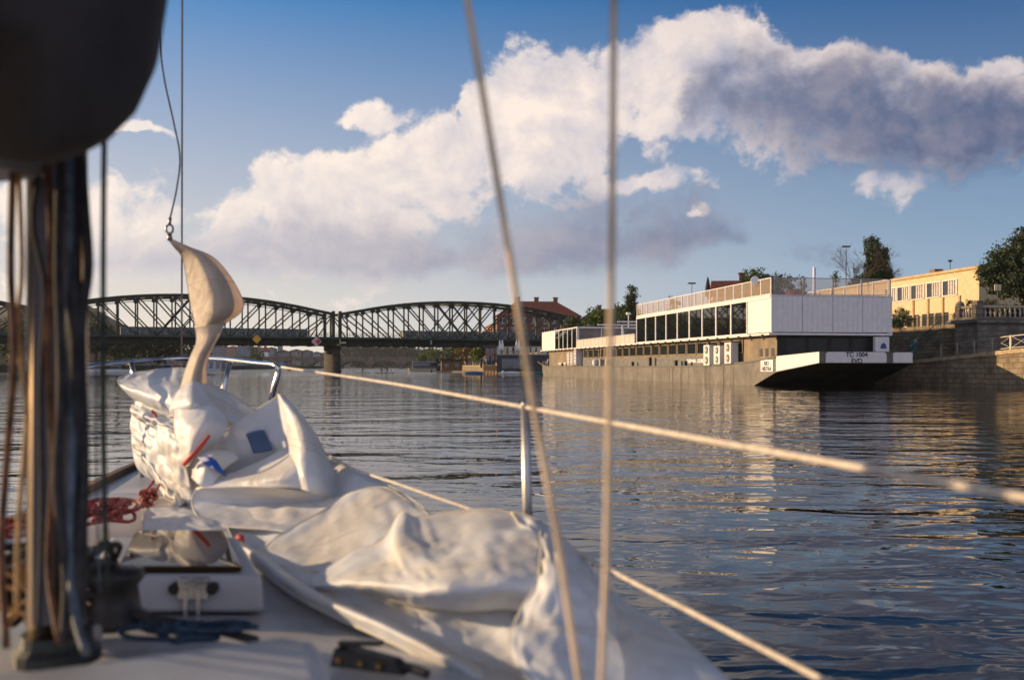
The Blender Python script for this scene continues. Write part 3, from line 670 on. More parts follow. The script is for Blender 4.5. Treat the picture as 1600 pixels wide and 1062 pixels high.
# air conditioners
def ac(y, z, h, n=2, w=1.55, d=.75):
    m = MB(); m.box(-.3, -.3+d, y, y+w, z, z+h); b = m.build('air_conditioner', M_box, barge, bevel=.03)
    for k in range(n):
        zc = z + h*(k+.5)/n; r = min(.42, h/n*.38)
        q = MB(); q.cyl((-.345, y+w*.45, zc), (-.31, y+w*.45, zc), r, n=20); q.build('fan_grille', M('fan_dark', (.10, .08, .05), .6), b)
        q = MB(); q.cyl((-.39, y+w*.45, zc), (-.35, y+w*.45, zc), r*.3, n=14)
        for a in range(6):
            an = a*math.pi/6; q.beam((-.36, y+w*.45+math.cos(an)*r, zc+math.sin(an)*r), (-.36, y+w*.45-math.cos(an)*r, zc-math.sin(an)*r), .02, .02)
        q.build('fan_hub', M_whi, b)
ac(13.4, 1.78, 2.0); ac(10.7, 1.9, 1.75); ac(8.0, 1.95, 1.95)
ac(72.8, 1.9, 1.9, 4, 1.3); ac(70.6, 1.9, 1.9, 4, 1.3); ac(68.3, 1.9, 2.3, 4, 1.3, 1.6)
for y in (55.8, 52.5):
    m = MB(); m.tube([(.3, y, 1.75), (.28, y, 3.4), (.3, y, 5.0)], .08, 8); m.box(.05,.55,y-.4,y+.4,1.75,2.7); m.build('vent_pipe', grey_paint, barge)
m = MB(); m.lathe((.2, 58.6, 1.75), [(.3,0),(.42,.2),(.42,.75),(.2,.95)], 14); m.build('white_barrel', M_whi, barge)
# upper deck slab
m = MB(); m.box(-.25, 11.05, -.15, 95.2, 4.335, 4.52); m.build('upper_deck', M_box, barge)
m = MB()
y = 1.0
while y < 95: m.box(-.38, -.252, y, y+.22, 4.2, 4.42); y += 2.55
m.build('deck_lug', dark_metal, barge)
# stern cabin of containers
T1 = 38.1; ZR = 7.72
def corrugated(x0, x1, y, z0, z1, axis, name):
    m = MB(); n = int(abs(x1-x0)/.115); vs = []; k4 = [0, 0, .03, .03]
    for i in range(n+1):
        p = x0 + (x1-x0)*i/n; o_ = k4[i % 4]
        a = (p, y - o_) if axis == 'x' else (y - o_, p)
        vs += [(a[0], a[1], z0), (a[0], a[1], z1)]
    for i in range(n+1):
        p = x0 + (x1-x0)*i/n; a = (p, y+.06) if axis == 'x' else (y+.06, p)
        vs += [(a[0], a[1], z0), (a[0], a[1], z1)]
    N = 2*(n+1); fs = []
    for i in range(n):
        fs += [(2*i, 2*i+2, 2*i+3, 2*i+1), (N+2*i, N+2*i+1, N+2*i+3, N+2*i+2), (2*i, N+2*i, N+2*i+2, 2*i+2), (2*i+1, 2*i+3, N+2*i+3, N+2*i+1)]
    fs += [(0, 1, N+1, N), (2*n, N+2*n, N+2*n+1, 2*n+1)]
    return m.add(vs, fs).build(name, M_box, barge)
ex = [0.08, 2.82, 5.6, 8.35, 10.95]
for a, b in zip(ex, ex[1:]): corrugated(a+.03, b-.03, .0, 4.6, ZR-.06, 'x', 'end_cladding')
corrugated(.1, 4.85, 0.0, 4.6, ZR-.3, 'y', 'side_cladding')
m = MB(); m.box(-.02, .12, -.08, .06, 4.53, ZR); m.box(10.92, 11.06, -.08, .06, 4.53, ZR); m.box(.125, 10.915, -.06, .05, ZR-.05, ZR+.0); m.build('corner_post', M_box, barge)
m = MB(); m.box(.1, 11.0, .09, T1-.02, ZR-.1, ZR+.06); m.build('cabin_roof', M_box, barge)
m = MB(); m.box(-.06, .09, .07, T1, ZR-.28, ZR+.04); m.box(-.06, .09, 4.9, T1, 4.53, 4.62); m.build('fascia', M_box, barge)
m = MB(); m.box(10.9, 11.0, .2, T1, 4.53, ZR-.11); m.build('far_side_wall', M_box, barge)
m = MB(); m.box(.5, 10.8, .3, .5, 4.53, ZR-.12); m.box(3.2, 3.4, .5, T1-.5, 4.53, ZR-.12); m.build('inner_partition', M('interior_brown', (.05, .04, .03), .8), barge)
M_pane = M('tinted_pane', (.006, .008, .008), .02, var=0, spec=1.0)
NW = 9; WW = (T1-4.9)/NW
for i in range(NW):
    y = 4.9 + i*WW
    m = MB(); m.box(.0, .03, y+.12, y+WW-.12, 4.63, ZR-.29); o = m.build('cabin_window', M_pane, barge)
    f = MB(); f.box(-.07, .08, y-.12 if i else y, y+.119, 4.63, ZR-.29); f.build('mullion', M_box, o)
m = MB(); m.box(-.07, .08, T1-.119, T1+.05, 4.63, ZR-.29); m.build('mullion', M_box, barge)
# roof terrace railing
M_tg = glass('terrace_glass', (.55, .42, .30), .30, .1)
def rail(name, a, b, z, h, step, m_pane, posts_m=M_box):
    a, b = Vector(a), Vector(b); L = (b-a).length; n = max(1, round(L/step)); d = (b-a)/n
    root = MB(); root.beam(a+Vector((0,0,z+h)), b+Vector((0,0,z+h)), .09, .08); root.beam(a+Vector((0,0,z+.05)), b+Vector((0,0,z+.05)), .07, .07)
    for i in range(n+1): p = a + d*i; root.box(p.x-.055, p.x+.055, p.y-.055, p.y+.055, z, z+h-.045)
    ro = root.build(name, posts_m, barge)
    for i in range(n):
        p, q = a + d*i, a + d*(i+1); dd = d.normalized()*.07; g = MB(); g.beam(p+dd+Vector((0,0,z+h/2+.02)), q-dd+Vector((0,0,z+h/2+.02)), .02, h-.2); g.build('glass_pane', m_pane, ro)
rail('terrace_railing', (.05, .1, 0), (.05, T1, 0), ZR+.06, 1.38, 2.0, M_tg)
rail('terrace_railing', (.25, -.02, 0), (10.9, -.02, 0), ZR+.06, 1.38, 2.6, M_tg, grey_paint)
rail('terrace_railing', (10.9, .2, 0), (10.9, T1, 0), ZR+.06, 1.38, 2.5, M_tg)
M_scr = M('perforated_screen', (.62, .50, .42), .6, var=.08)
rail('deck_screen', (-.1, T1+.6, 0), (-.1, 68.6, 0), 4.53, 1.1, 2.1, M_scr)
# open middle terrace: pergola posts and beams
m = MB()
for y in (T1+.4, 48, 58, 68.4):
    m.beam((.4, y, ZR-.15), (10.8, y, ZR-.15), .16, .2)
for y in (48, 58):
    for x in (4.0, 10.6): m.beam((x, y, 4.53), (x, y, ZR-.25), .16, .16)
m.beam((10.8, T1, ZR-.15), (10.8, 68.4, ZR-.15), .16, .2)
m.build('pergola', M_box, barge)
# bow cabin
m = MB(); m.box(0, 11, 68.6, 94.9, ZR-.18, ZR-.02); m.build('bow_cabin_roof', M_box, barge)
corrugated(84.2, 94.9, 0.0, 4.53, ZR-.2, 'y', 'side_cladding')
m = MB(); m.box(.07, 11, 94.7, 94.9, 4.53, ZR-.2); m.build('bow_end_wall', M_box, barge)
for i in range(5):
    y = 68.8 + i*3.08
    m = MB(); m.box(.0, .03, y+.15, y+2.95, 4.56, ZR-.2); o = m.build('cabin_window', M_pane, barge)
    f = MB(); f.box(-.05, .1, y-.12, y+.149, 4.53, ZR-.2); f.build('mullion', M_box, o)
for x0 in (.3, 3.9, 7.4):
    m = MB(); m.box(x0, x0+3.3, 68.75, 68.78, 4.56, ZR-.2); o = m.build('end_window', glass('end_glass', (.25, .25, .25), .35), barge)
    f = MB(); f.box(x0-.15, x0+.0, 68.65, 68.85, 4.53, ZR-.19); f.build('mullion', M_box, o)
# wheel-house clutter on the bow
m = MB(); m.box(1.0, 3.5, 94.5, 96.5, 1.9, 2.6); m.lathe((2, 97.5, 2.4), [(.3,0),(.5,.2),(.45,.6),(.2,.7)], 12); m.build('anchor_winch', M('navy_paint', (.05, .07, .12), .5), barge)
# things standing on the terrace
t = thing('closed_parasol', 'closed black parasol standing on the roof terrace of the barge', 'parasol', q2w(1.5, st(1106, 1.5), ZR+.06))
m = MB(); m.cyl((0,0,.02), (0,0,3.0), .035); m.cyl((0,0,.0), (0,0,.06), .35, n=16); m.build('pole', grey_paint, t)
m = MB(); m.lathe((0,0,0), [(.05,1.0),(.28,1.1),(.33,1.5),(.25,2.1),(.14,2.7),(.04,3.1)], 12); m.build('canopy', M('black_canopy', (.02, .02, .02), .8), t, smooth=True)
t = thing('flag_pole', 'white pole with a red stripe rising behind the terrace glass', 'pole', q2w(6.92, 6, ZR+.06))
m = MB(); m.cyl((0,0,0), (0,0,3.0), .13, .10, 12); m.build('pole', M_whi, t); m = MB(); m.box(.1, .15, -.04, .04, .3, 2.9); m.build('red_stripe', M_red, t)
t = thing('satellite_dish', 'round white satellite dish at the near corner of the terrace rail', 'satellite dish', q2w(-.15, 3.0, ZR+.9))
m = MB(); m.lathe((0,0,0), [(.02,-.05),(.2,.0),(.34,.1),(.36,.12),(.33,.13),(.02,.02)], 20); o = m.build('dish', M_whi, t, smooth=True); o.rotation_euler = (R(80), 0, R(-20)); o.location = (0, -.1, .55)
m = MB(); m.cyl((0,0,0), (0,0,.5), .03); m.beam((0,0,.3), (0,-.25,.5), .03); m.build('bracket', grey_paint, t)
t = thing('planter', 'round red planter tub behind the terrace glass', 'planter', q2w(4.7, 5, ZR+.06))
m = MB(); m.lathe((0,0,0), [(.75,0),(.95,.55),(1.0,.6),(.9,.6),(.85,.5)], 18); m.build('tub', M('red_plastic', (.45, .08, .05), .5), t)
m = MB(); m.lathe((0,0,.5), [(.8,0),(.85,.12),(.3,.3),(.05,.35)], 12); m.build('soil', M('soil', (.05, .03, .02), .9), t)
t = thing('deck_lamp', 'white pole lamp with a round head at the gap between the barge cabins', 'lamp', q2w(9.0, st(982, 9.0), 4.52))
m = MB(); m.cyl((0,0,0), (0,0,5.2), .09, .07); m.build('pole', M_whi, t); m = MB(); m.lathe((0,0,5.2), [(.1,0),(.35,.05),(.42,.22),(.3,.4),(.05,.45)], 16); m.build('lamp_head', M_whi, t, smooth=True)
t = thing('round_table', 'small round table standing on the middle terrace of the barge', 'table', q2w(2.5, 63, 4.52))
m = MB(); m.cyl((0,0,.72), (0,0,.76), .5, n=18); m.build('table_top', M_whi, t); m = MB(); m.cyl((0,0,.0), (0,0,.72), .05); m.cyl((0,0,0), (0,0,.04), .25); m.build('leg', grey_paint, t)

# ------------------------------------------------------------------ right bank, in the same turned frame
bankE = RZ
def sheet(name, pts, m, kind='structure'):
    vs = [q2w(*p) for p in pts]; o = MB().add(vs, [tuple(range(len(vs)))]).build(name, m); return props(o, kind=kind)
M_pave = M('quay_paving', (.16, .145, .12), .9, var=.25, scale=.8)
def ramp_z(t): return 3.02 if t < -12 else (3.02 - (t+12)*.056 if t < 3 else 2.18 - max(0, min(1, (t-3)/20))*.15)
QS = 14.5
vs = []; fs = []; ts = [-60, -30, -12, -6, 3, 23, 60, 120, 240, 470]
for t_ in ts: vs += [q2w(QS, t_, ramp_z(t_)), q2w(23.2, t_, ramp_z(t_))]
for i in range(len(ts)-1): fs.append((2*i, 2*i+1, 2*i+3, 2*i+2))
props(MB().add(vs, fs).build('quay_path', M_pave), kind='structure')
vs = []; fs = []
for t_ in ts: vs += [q2w(QS, t_, -2), q2w(QS, t_, ramp_z(t_)-.3), q2w(QS+.6, t_, -2), q2w(QS+.6, t_, ramp_z(t_)-.3)]
for i in range(len(ts)-1):
    a, b = 4*i, 4*i+4; fs += [(a, a+1, b+1, b), (a+2, b+2, b+3, a+3), (a+1, a+3, b+3, b+1)]
qw = thing('quay_wall', 'rough stone quay wall rising from the water right of the barge', 'wall', (0, 0, 0)); MB().add(vs, fs).build('wall_face', M_quay, qw)
m = MB()
for i in range(len(ts)-1):
    a, b = ts[i], ts[i+1]; n = max(1, int((b-a)/1.3)) if b <= 60 else 1
    for k in range(n):
        ta, tb = a+(b-a)*k/n+.015, a+(b-a)*(k+1)/n-.015; za, zb_ = ramp_z(ta), ramp_z(tb)
        m.hexa([q2w(QS-.1,ta,za-.3), q2w(QS+.65,ta,za-.3), q2w(QS+.65,tb,zb_-.3), q2w(QS-.1,tb,zb_-.3)], [q2w(QS-.1,ta,za+.02), q2w(QS+.65,ta,za+.02), q2w(QS+.65,tb,zb_+.02), q2w(QS-.1,tb,zb_+.02)])
m.build('coping', M('coping_stone', (.40, .30, .18), .85, var=.2), qw)
# promenade
props(MB().add([q2w(23, 5.2, 5.5), q2w(600, 5.2, 5.5), q2w(600, 520, 5.5), q2w(23, 520, 5.5)], [(0,1,2,3)]).build('promenade_ground', M_pave), kind='structure')
props(MB().add([q2w(26, -60, 5.5), q2w(600, -60, 5.5), q2w(600, 5.2, 5.5), q2w(26, 5.2, 5.5)], [(0,1,2,3)]).build('promenade_ground', M_pave), kind='structure')
M_ret = brick_mat('retaining_stone', (.17, .15, .10), (.24, .20, .13), (.07, .065, .05), 1.0, .8, .38, msize=.03, bump=.04)
rw = thing('retaining_wall', 'dark rubble retaining wall carrying the promenade, with a projecting bastion', 'wall', q2w(23, 0, 0), RZ)
m = MB(); m.box(0, .5, 5.1, 400, 1.2, 5.45); m.build('wall_face', M_ret, rw)
m = MB(); m.box(-.1, .6, 5.1, 400, 5.455, 5.8); m.build('coping', M('coping_stone', (.4,.3,.18)), rw)
m = MB(); m.box(3.0, 3.5, -60, 1.8, 1.2, 5.45); m.box(2.9, 3.6, -60, 1.75, 5.455, 5.85); m.build('side_wall', M_ret, rw)
M_bas = brick_mat('bastion_stone', (.20, .17, .14), (.25, .21, .17), (.08, .07, .06), 1.0, 1.0, .5, msize=.04, bump=.03)
m = MB(); m.box(-2.5, 4, 1.8, 5.09, 1.2, 5.6); m.build('bastion', M_bas, rw)
m = MB(); m.box(-2.75, 4, 1.55, 5.3, 5.605, 6.0); m.box(-2.6, 3.9, 1.7, 5.2, 6.0, 6.15); m.build('cornice', M_bas, rw)
m = MB(); m.box(-2.55, -1.95, 1.75, 2.5, 6.15, 7.6); m.build('pedestal', M_bas, rw)
m = MB(); m.box(-2.5, -1.9, 4.4, 5.1, 6.15, 7.25); m.lathe((-2.2, 4.75, 7.25), [(.38,0),(.4,.15),(.3,.35),(.12,.45)], 12); m.build('pedestal', M_bas, rw)
M_bal = M('baluster_stone', (.42, .34, .26), .85)
prof = [(.10,0),(.10,.08),(.06,.14),(.13,.32),(.12,.42),(.055,.62),(.055,.70),(.09,.76),(.09,.84)]
for k in range(4):
    m = MB(); m.lathe((-2.25, 2.85+k*.42, 6.15), prof, 10); m.build('baluster', M_bal, rw, smooth=True)
for k in range(9):
    m = MB(); m.lathe((-1.5+k*.5, 2.1, 6.15), prof, 10); m.build('baluster', M_bal, rw, smooth=True)
m = MB(); m.box(-2.45, -2.05, 2.5, 4.4, 6.99, 7.2); m.box(-1.95, 3.5, 1.9, 2.3, 6.99, 7.2); m.build('handrail', M_bal, rw)
m = MB(); m.box(-.06, -.01, 15.0, 16.3, 2.2, 4.5); o = m.build('turquoise_door', M('turquoise_door', (.02, .16, .15), .55, col2=(.35, .45, .42), c2scale=1.6), rw)
for y in (12.1, 21.4):
    m = MB(); m.box(-.06, -.01, y, y+.7, 3.1, 4.4); m.build('small_window', M_dk, rw)
# stairs and their rail
sr = thing('stone_stairs', 'stone steps descending along the retaining wall to the quay, with iron handrail', 'stairs', q2w(23, 0, 0), RZ)
m = MB(); ns = 20
for k in range(ns):
    z = 5.5 - (k+1)*3.3/ns; y = 8.6 + k*.30; m.box(-1.5, -.01, y, y+.30, 1.3, z+.0)
m.build('steps', M_ret, sr)
m = MB()
for k in range(0, ns+1, 1):
    z = 5.5 - k*3.3/ns; y = 8.6 + k*.30; m.beam((-1.48, y, z-.1), (-1.48, y, z+.95), .03)
m.beam((-1.48, 8.6, 6.45), (-1.48, 14.6, 3.15), .05); m.build('handrail', dark_metal, sr)
# promenade railing (thin pickets) and quay railing with crosses
t = thing('promenade_railing', 'iron picket railing along the promenade edge above the retaining wall', 'railing', q2w(23.1, 0, 5.8), RZ)
m = MB(); y = 8.5
m.beam((0, 5.3, 1.0), (0, 60, 1.0), .05); m.beam((0, 5.3, .12), (0, 60, .12), .04)
while y < 60: m.beam((0, y, .1), (0, y, 1.0), .022); y += .16
m.build('pickets', dark_metal, t)
for y in range(6, 60, 3): m = MB(); m.box(-.12, .12, y, y+.24, 0, 1.1); m.build('post', M('coping_stone', (.4,.3,.18)), t)
t = thing('quay_railing', 'grey steel railing with crossed braces on top of the quay wall', 'railing', q2w(QS+.25, 0, 0), RZ)
M_ral = M('galvanised', (.30, .28, .24), .45, .6)
tt = -1.5
while tt > -40:
    a, b = tt, tt-2.25; za, zb_ = ramp_z(a), ramp_z(b); m = MB()
    m.box(-.05, .05, a-.05, a+.05, za, za+1.15)
    if b > -40:
        m.beam((0, a-.1, za+1.08), (0, b+.1, zb_+1.08), .06); m.beam((0, a-.1, za+.18), (0, b+.1, zb_+.18), .05)
        m.beam((0, a-.1, za+.2), (0, b+.1, zb_+1.04), .025); m.beam((0, a-.1, za+1.04), (0, b+.1, zb_+.2), .025)
        m.box(-.04, .04, b+.08, b+.16, zb_, zb_+1.1)
    m.build('railing_bay', M_ral, t); tt = b
# yellow building
yb = thing('yellow_building', 'long two-storey ochre building with flat roof catching the low sun', 'building', q2w(30.6, 15.9, 0), RZ)
M_y = M('ochre_plaster', (.66, .51, .31), .9, var=.07, streak=.12)
m = MB(); m.box(0, 16, 0, 36, 5.45, 12.0); m.build('wall', M_y, yb)
m = MB(); m.box(-.25, 16.2, -.25, 36.2, 12.0, 12.3); ro = m.build('roof', M('roof_edge', (.50, .36, .18), .8), yb)
m = MB(); m.box(3, 4.1, 12.5, 13.6, 12.3, 13.2); m.build('chimney', M('chimney_brick', (.16,.07,.045)), ro)
m = MB(); m.tube([(2,8,12.3),(2,8,13.6)], .04); m.lathe((2,8,13.7), [(.05,-.2),(.3,0),(.05,.1)], 10); m.build('antenna', dark_metal, ro)
def ywin(px, w=2.5):
    y = st(px, 30.6) - 15.9; m = MB(); m.box(-.02, .0, y, y+w, 9.55, 11.15); o = m.build('window', window_dark, yb)
    f = MB()
    f.box(-.1, -.021, y-.08, y, 9.47, 11.23); f.box(-.1, -.021, y+w, y+w+.08, 9.47, 11.23); f.box(-.1, -.021, y+.001, y+w-.001, 11.15, 11.23); f.box(-.16, -.021, y+.001, y+w-.001, 9.47, 9.55)
    f.build('frame', M_whi, o)
    f = MB()
    for k in range(4): f.box(-.06, -.025, y+.02+k*(w*.68)/4, y+k*(w*.68)/4+.3, 9.6, 11.1)
    f.build('curtain', M('curtain', (.55, .50, .45), .8), o)
for px in (1495.5, 1469.5, 1444, 1421.5, 1401): ywin(px)
for px in (1497, 1471, 1448, 1425):
    y = st(px, 30.6) - 15.9; m = MB(); m.box(-.12, -.005, y-.5, y-.2, 5.5, 9.4); m.build('downpipe', M('pilaster', (.45, .30, .14), .9), yb)
for px in (1482, 1460, 1436, 1412):
    y = st(px, 30.6) - 15.9; m = MB(); m.box(-.03, -.002, y, y+2.4, 5.9, 7.7); m.build('ground_window', window_dark, yb)
m = MB(); m.box(1.6, 3.6, -.03, -.002, 9.3, 11.0); m.build('window', window_dark, yb)
# parked car behind the railing
def car(name, label, loc, rz, bodym):
    t = thing(name, label, 'car', loc, rz)
    pr = [(-2.1,.35),(-2.15,.75),(-1.9,.95),(-1.35,1.0),(-.85,1.42),(.55,1.45),(1.25,1.0),(1.95,.85),(2.12,.6),(2.1,.35)]
    m = MB(); m.prism(pr, lambda u, v: Vector((u, -.82, v)), lambda u, v: Vector((u, .82, v))); m.build('body', bodym, t, bevel=.06)
    m = MB(); m.prism([(-1.15,1.02),(-.8,1.36),(.5,1.38),(1.05,1.02)], lambda u, v: Vector((u, -.835, v)), lambda u, v: Vector((u, .835, v))); m.build('side_window', window_dark, t)
    for x in (-1.3, 1.3):
        for y in (-.85, .85):
            w = MB(); w.cyl((x, y-.1, .33), (x, y+.1, .33), .33, n=18); o = w.build('wheel', black, t); w = MB(); w.cyl((x, y-.11, .33), (x, y+.11, .33), .18, n=14); w.build('rim', grey_paint, o)
    for y in (-.6, .6):
        m = MB(); m.box(2.1, 2.16, y-.15, y+.15, .62, .76); m.build('headlight', M_whi, t)
    return t
car('parked_car', 'silver car parked behind the promenade railing left of the bastion', q2w(26.8, 12.6, 5.5), RZ+R(90), M('car_silver', (.42, .42, .42), .25, .6, coat=.5))
# bastion lamp, sign board, street lamps
def street_lamp(label, loc, h, kind='ball', s=1):
    t = thing('street_lamp', label, 'street lamp', loc, 0, 'street lamps on the promenade')
    m = MB(); m.cyl((0,0,0), (0,0,h), .09*s, .05*s, 10); m.build('pole', dark_metal, t)
    m = MB()
    if kind == 'ball': m.lathe((0,0,h), [(.06,0),(.24,.12),(.3,.3),(.22,.48),(.05,.56)], 14)
    else: m.box(-.6*s, .6*s, -.18, .18, h, h+.22)
    m.build('lamp_head', M_whi if kind == 'ball' else dark_metal, t)
street_lamp('tall thin street lamp with flat dark head beside the bare tree', G(1322, 150, 5.5), 14.1, 'flat')
street_lamp('street lamp with flat dark head above the middle of the terrace rail', G(1081, 160, 5.5), 7.4+2.0, 'flat')
t = thing('sign_board', 'square cream sign board on a thin post beside the large tree', 'sign', q2w(27.5, 0, 5.5)); t.location = G(1559, 92, 5.5)
m = MB(); m.cyl((0,0,0), (0,0,3.6), .05); m.build('post', dark_metal, t); m = MB(); m.box(-.3, .3, -.04, .04, 3.2, 3.75); m.build('board', M('cream_board', (.6, .5, .32), .6), t)
# trees of the right bank
tree('large_tree', 'huge dense dark tree at the right edge above the ochre building', 'tree', G(1598, 96, 5.4), [(0,0,5.4,3.5,3.4,2.4),(2.2,0,7.0,2.6,2.6,2.4),(-.9,0,6.9,2.0,2.2,1.6),(-2.7,.3,5.0,1.5,1.6,1.1),(.6,0,8.4,1.4,1.6,1.3),(2.5,-.5,5,3,2.5,1.8),(-1.6,-.6,4.0,2.2,2,1.1),(-3.2,.3,5.6,.9,1.1,.6),(1.9,0,9.3,1.2,1.4,1.0)], L_dark, 26000, .19, 3, tr=.45, drop=.12)
tree('shrub', 'dark overgrown shrub trailing behind the bastion balustrade', 'shrub', G(1556, 93.5, 5.5), [(0,0,1.3,1.6,1.0,1.1),(1.5,-1.2,.9,1.5,.7,1.0),(-1.5,0,1.5,1.0,.8,.6),(-2.3,0,2.0,.5,.5,.4),(.3,-1.6,.9,1.3,.5,1.0)], L_dark, 6500, .12, 4, tr=.08)
tree('shrub', 'rounded sunlit shrub behind the railing at the left end of the ochre building', 'shrub', G(1407, 106, 5.5), [(0,0,1.3,1.1,1,1.0),(.7,0,1.0,.9,.8,.7),(-.7,0,.9,.9,.8,.7),(0,0,2.1,.5,.5,.4)], L_green, 2200, .13, 5, tr=.06)
tree('poplar_tree', 'tall dense columnar poplar rising behind the right part of the terrace', 'tree', G(1362, 150, 5.5), poplar_blobs(15.6, 3.4, 9, 3), L_dark, 34000, .22, 7, tr=.3, drop=.02)
tree('poplar_tree', 'narrow dark poplar hugging the right side of the tall poplar', 'tree', G(1382, 150, 5.5), poplar_blobs(14.0, 1.5, 8, 5), L_dark, 16000, .2, 8, tr=.2, drop=.02)
tree('leafy_tree', 'green tree standing behind the near corner of the terrace rail', 'tree', G(1200, 165, 5.5), round_blobs(13.2, 4.2, 10, 11, .45), L_green, 11000, .26, 11, tr=.3)
tree('leafy_tree', 'tree seen through the terrace glass right of the near corner', 'tree', G(1236, 155, 5.5), round_blobs(9.2, 2.4, 6, 12), L_green, 3500, .24, 12, tr=.2)
tree('conifer_tree', 'pointed conifer seen through the terrace glass left of the white pole', 'tree', G(1253, 150, 5.5), conifer_blobs(10.0, 1.7), L_dark, 3000, .22, 13, tr=.15)
tree('conifer_tree', 'conifer behind the terrace glass just left of the bare tree', 'tree', G(1306, 150, 5.5), conifer_blobs(11.2, 1.8), L_green, 3000, .22, 14, tr=.15)
tree('poplar_tree', 'pointed dark poplar rising left of the terrace end, above the pergola', 'tree', G(987, 195, 5.5), poplar_blobs(11.6, 2.2, 7, 6), L_dark, 9000, .28, 15, tr=.25, drop=.04)
tree('leafy_tree', 'small tree top peeping over the terrace rail left of the black parasol', 'tree', G(1051, 180, 5.5), round_blobs(9.8, 1.2, 5, 16), L_dark, 1500, .24, 16, tr=.15)
for i, (px, Y, h, r, lm, lab) in enumerate([(930, 215, 9.0, 3.2, L_bright, 'bright green tree before the brick apartment block, left of the rope'), (946, 215, 8.6, 2.6, L_bright, 'bright green tree just left of the hanging rope above the barge'),
      (966, 210, 8.8, 2.6, L_green, 'green tree just right of the hanging rope above the barge'), (978, 200, 9.6, 3.0, L_green, 'fuller green tree at the foot of the pointed poplar'), (903, 222, 7.4, 2.6, L_green, 'low green tree behind the bow cabin roof')]):
    tree('promenade_tree', lab, 'tree', G(px, Y, 5.5), round_blobs(h, r, 7, i+30, .2), lm, 3000, .34, i+31, tr=.2, group='trees on the promenade')
# bare tree
bt = thing('bare_tree', 'leafless brown tree left of the tall poplar', 'tree', G(1328, 148, 5.5)); rb = random.Random(4); m = MB()
def branch(p, d, L, r, k):
    e = p + d*L; m.cyl(p, e, r, r*.7, 5, False)
    if k == 0: return
    for _ in range(3 if k > 1 else 4):
        nd_ = (d + Vector((rb.gauss(0,.42), rb.gauss(0,.42), rb.gauss(.05,.25)))).normalized(); branch(e, nd_, L*rb.uniform(.62,.85), r*.62, k-1)
branch(Vector((0,0,-.2)), Vector((0,0,1)), 4.2, .15, 6); m.build('trunk', bark, bt)
# houses
facade_building('red_roofed_house', 'ochre house with steep red roof and brick chimney behind the roof terrace', G(1165, 170, 0), 11, 9, 8.2, 5.5, R(-8), M_y, red_roof, 3.0, 3, 5, faces='fl', chimneys=1, cat='house', frames=True, hip=False)
facade_building('brick_apartment_block', 'long brick apartment block with red tiled hip roof above the bow cabin', q2w(15+4, 235, 0)+Vector((9,0,0)), 27, 14, 13.2, 4.5, R(6), M('block_brick', (.17, .085, .055), .9, var=.2), red_roof, 5.2, 4, 8, (1.3, 1.7), 'fl', 3, 'apartment block', frames=True)
facade_building('slate_roofed_block', 'dark slate-roofed apartment block directly right of the brick one', G(961, 335, 0), 25, 14, 12.2, 4.5, R(3), M('block_brown', (.10, .06, .05), .9, var=.2), slate, 4.6, 4, 8, (1.3, 1.7), 'f', 2, 'apartment block', frames=True)
facade_building('corner_house', 'orange sunlit gabled house seen through the right end of the truss', G(812, 340, 0), 15, 15, 13, 2.2, R(20), M('house_orange', (.42, .20, .10), .9), red_roof, 5, 4, 5, (1.2, 1.6), 'fl', 1, 'house')

# ------------------------------------------------------------------ river terrace restaurant and small boats near the bridge
TE = G(783, 232, 0)
te = thing('terrace_boat', 'dark floating restaurant with an upper deck of cream awnings beneath the bridge', 'floating restaurant', TE)
W_ = 11.2
M_dh = M('dark_hull', (.035, .037, .05), .6, var=.2)
m = MB(); m.box(-1.0, W_, 0, 8, .15, 4.3); m.build('hull', M_dh, te)
m = MB(); m.box(-1.1, W_+.1, -.2, 8.1, 4.3, 4.5); m.build('deck', grey_paint, te)
m = MB(); m.beam((-1.0,-.1,5.3), (W_,-.1,5.3), .06); 
for k in range(13): m.beam((-1.0+k*(W_+1)/12, -.1, 4.5), (-1.0+k*(W_+1)/12, -.1, 5.3), .05)
m.build('railing', grey_paint, te)
M_cr = M('cream_awning', (.62, .54, .38), .7)
m = MB(); x = -1.0
while x < W_: m.box(x, x+.9, 3.0, 3.1, 4.5, 6.2); x += 1.35
m.box(-1.0, W_, 2.9, 7.8, 6.2, 6.35); m.build('awning', M_cr, te)
m = MB(); m.box(.2, 5, -.04, 0, 1.2, 3.4); m.build('window_band', window_dark, te)
for i, (px, w_, lab) in enumerate([(781, .3, 'leftmost of the four closed white parasols on the floating restaurant'), (785, .36, 'second closed white parasol from the left on the floating restaurant'), (807, .3, 'third closed white parasol on the floating restaurant, narrow one'), (811, .36, 'rightmost closed white parasol on the floating restaurant, beside the blurred rope')]):
    p = G(px, 233.5, 4.5); t = thing('white_parasol', lab, 'parasol', p, 0, 'closed parasols on the floating restaurant')
    m = MB(); m.cyl((0,0,0), (0,0,3.1), .05); m.build('pole', grey_paint, t); m = MB(); m.lathe((0,0,0), [(.1,.9),(w_*.8,1.0),(w_,1.6),(w_*.75,2.4),(.05,3.4)], 12); m.build('canopy', M_whi, t, smooth=True)
def boat_poly(L, B): return [(-L/2,-B/2),(L*.28,-B/2),(L*.42,-B*.3),(L/2,0),(L*.42,B*.3),(L*.28,B/2),(-L/2,B/2)]
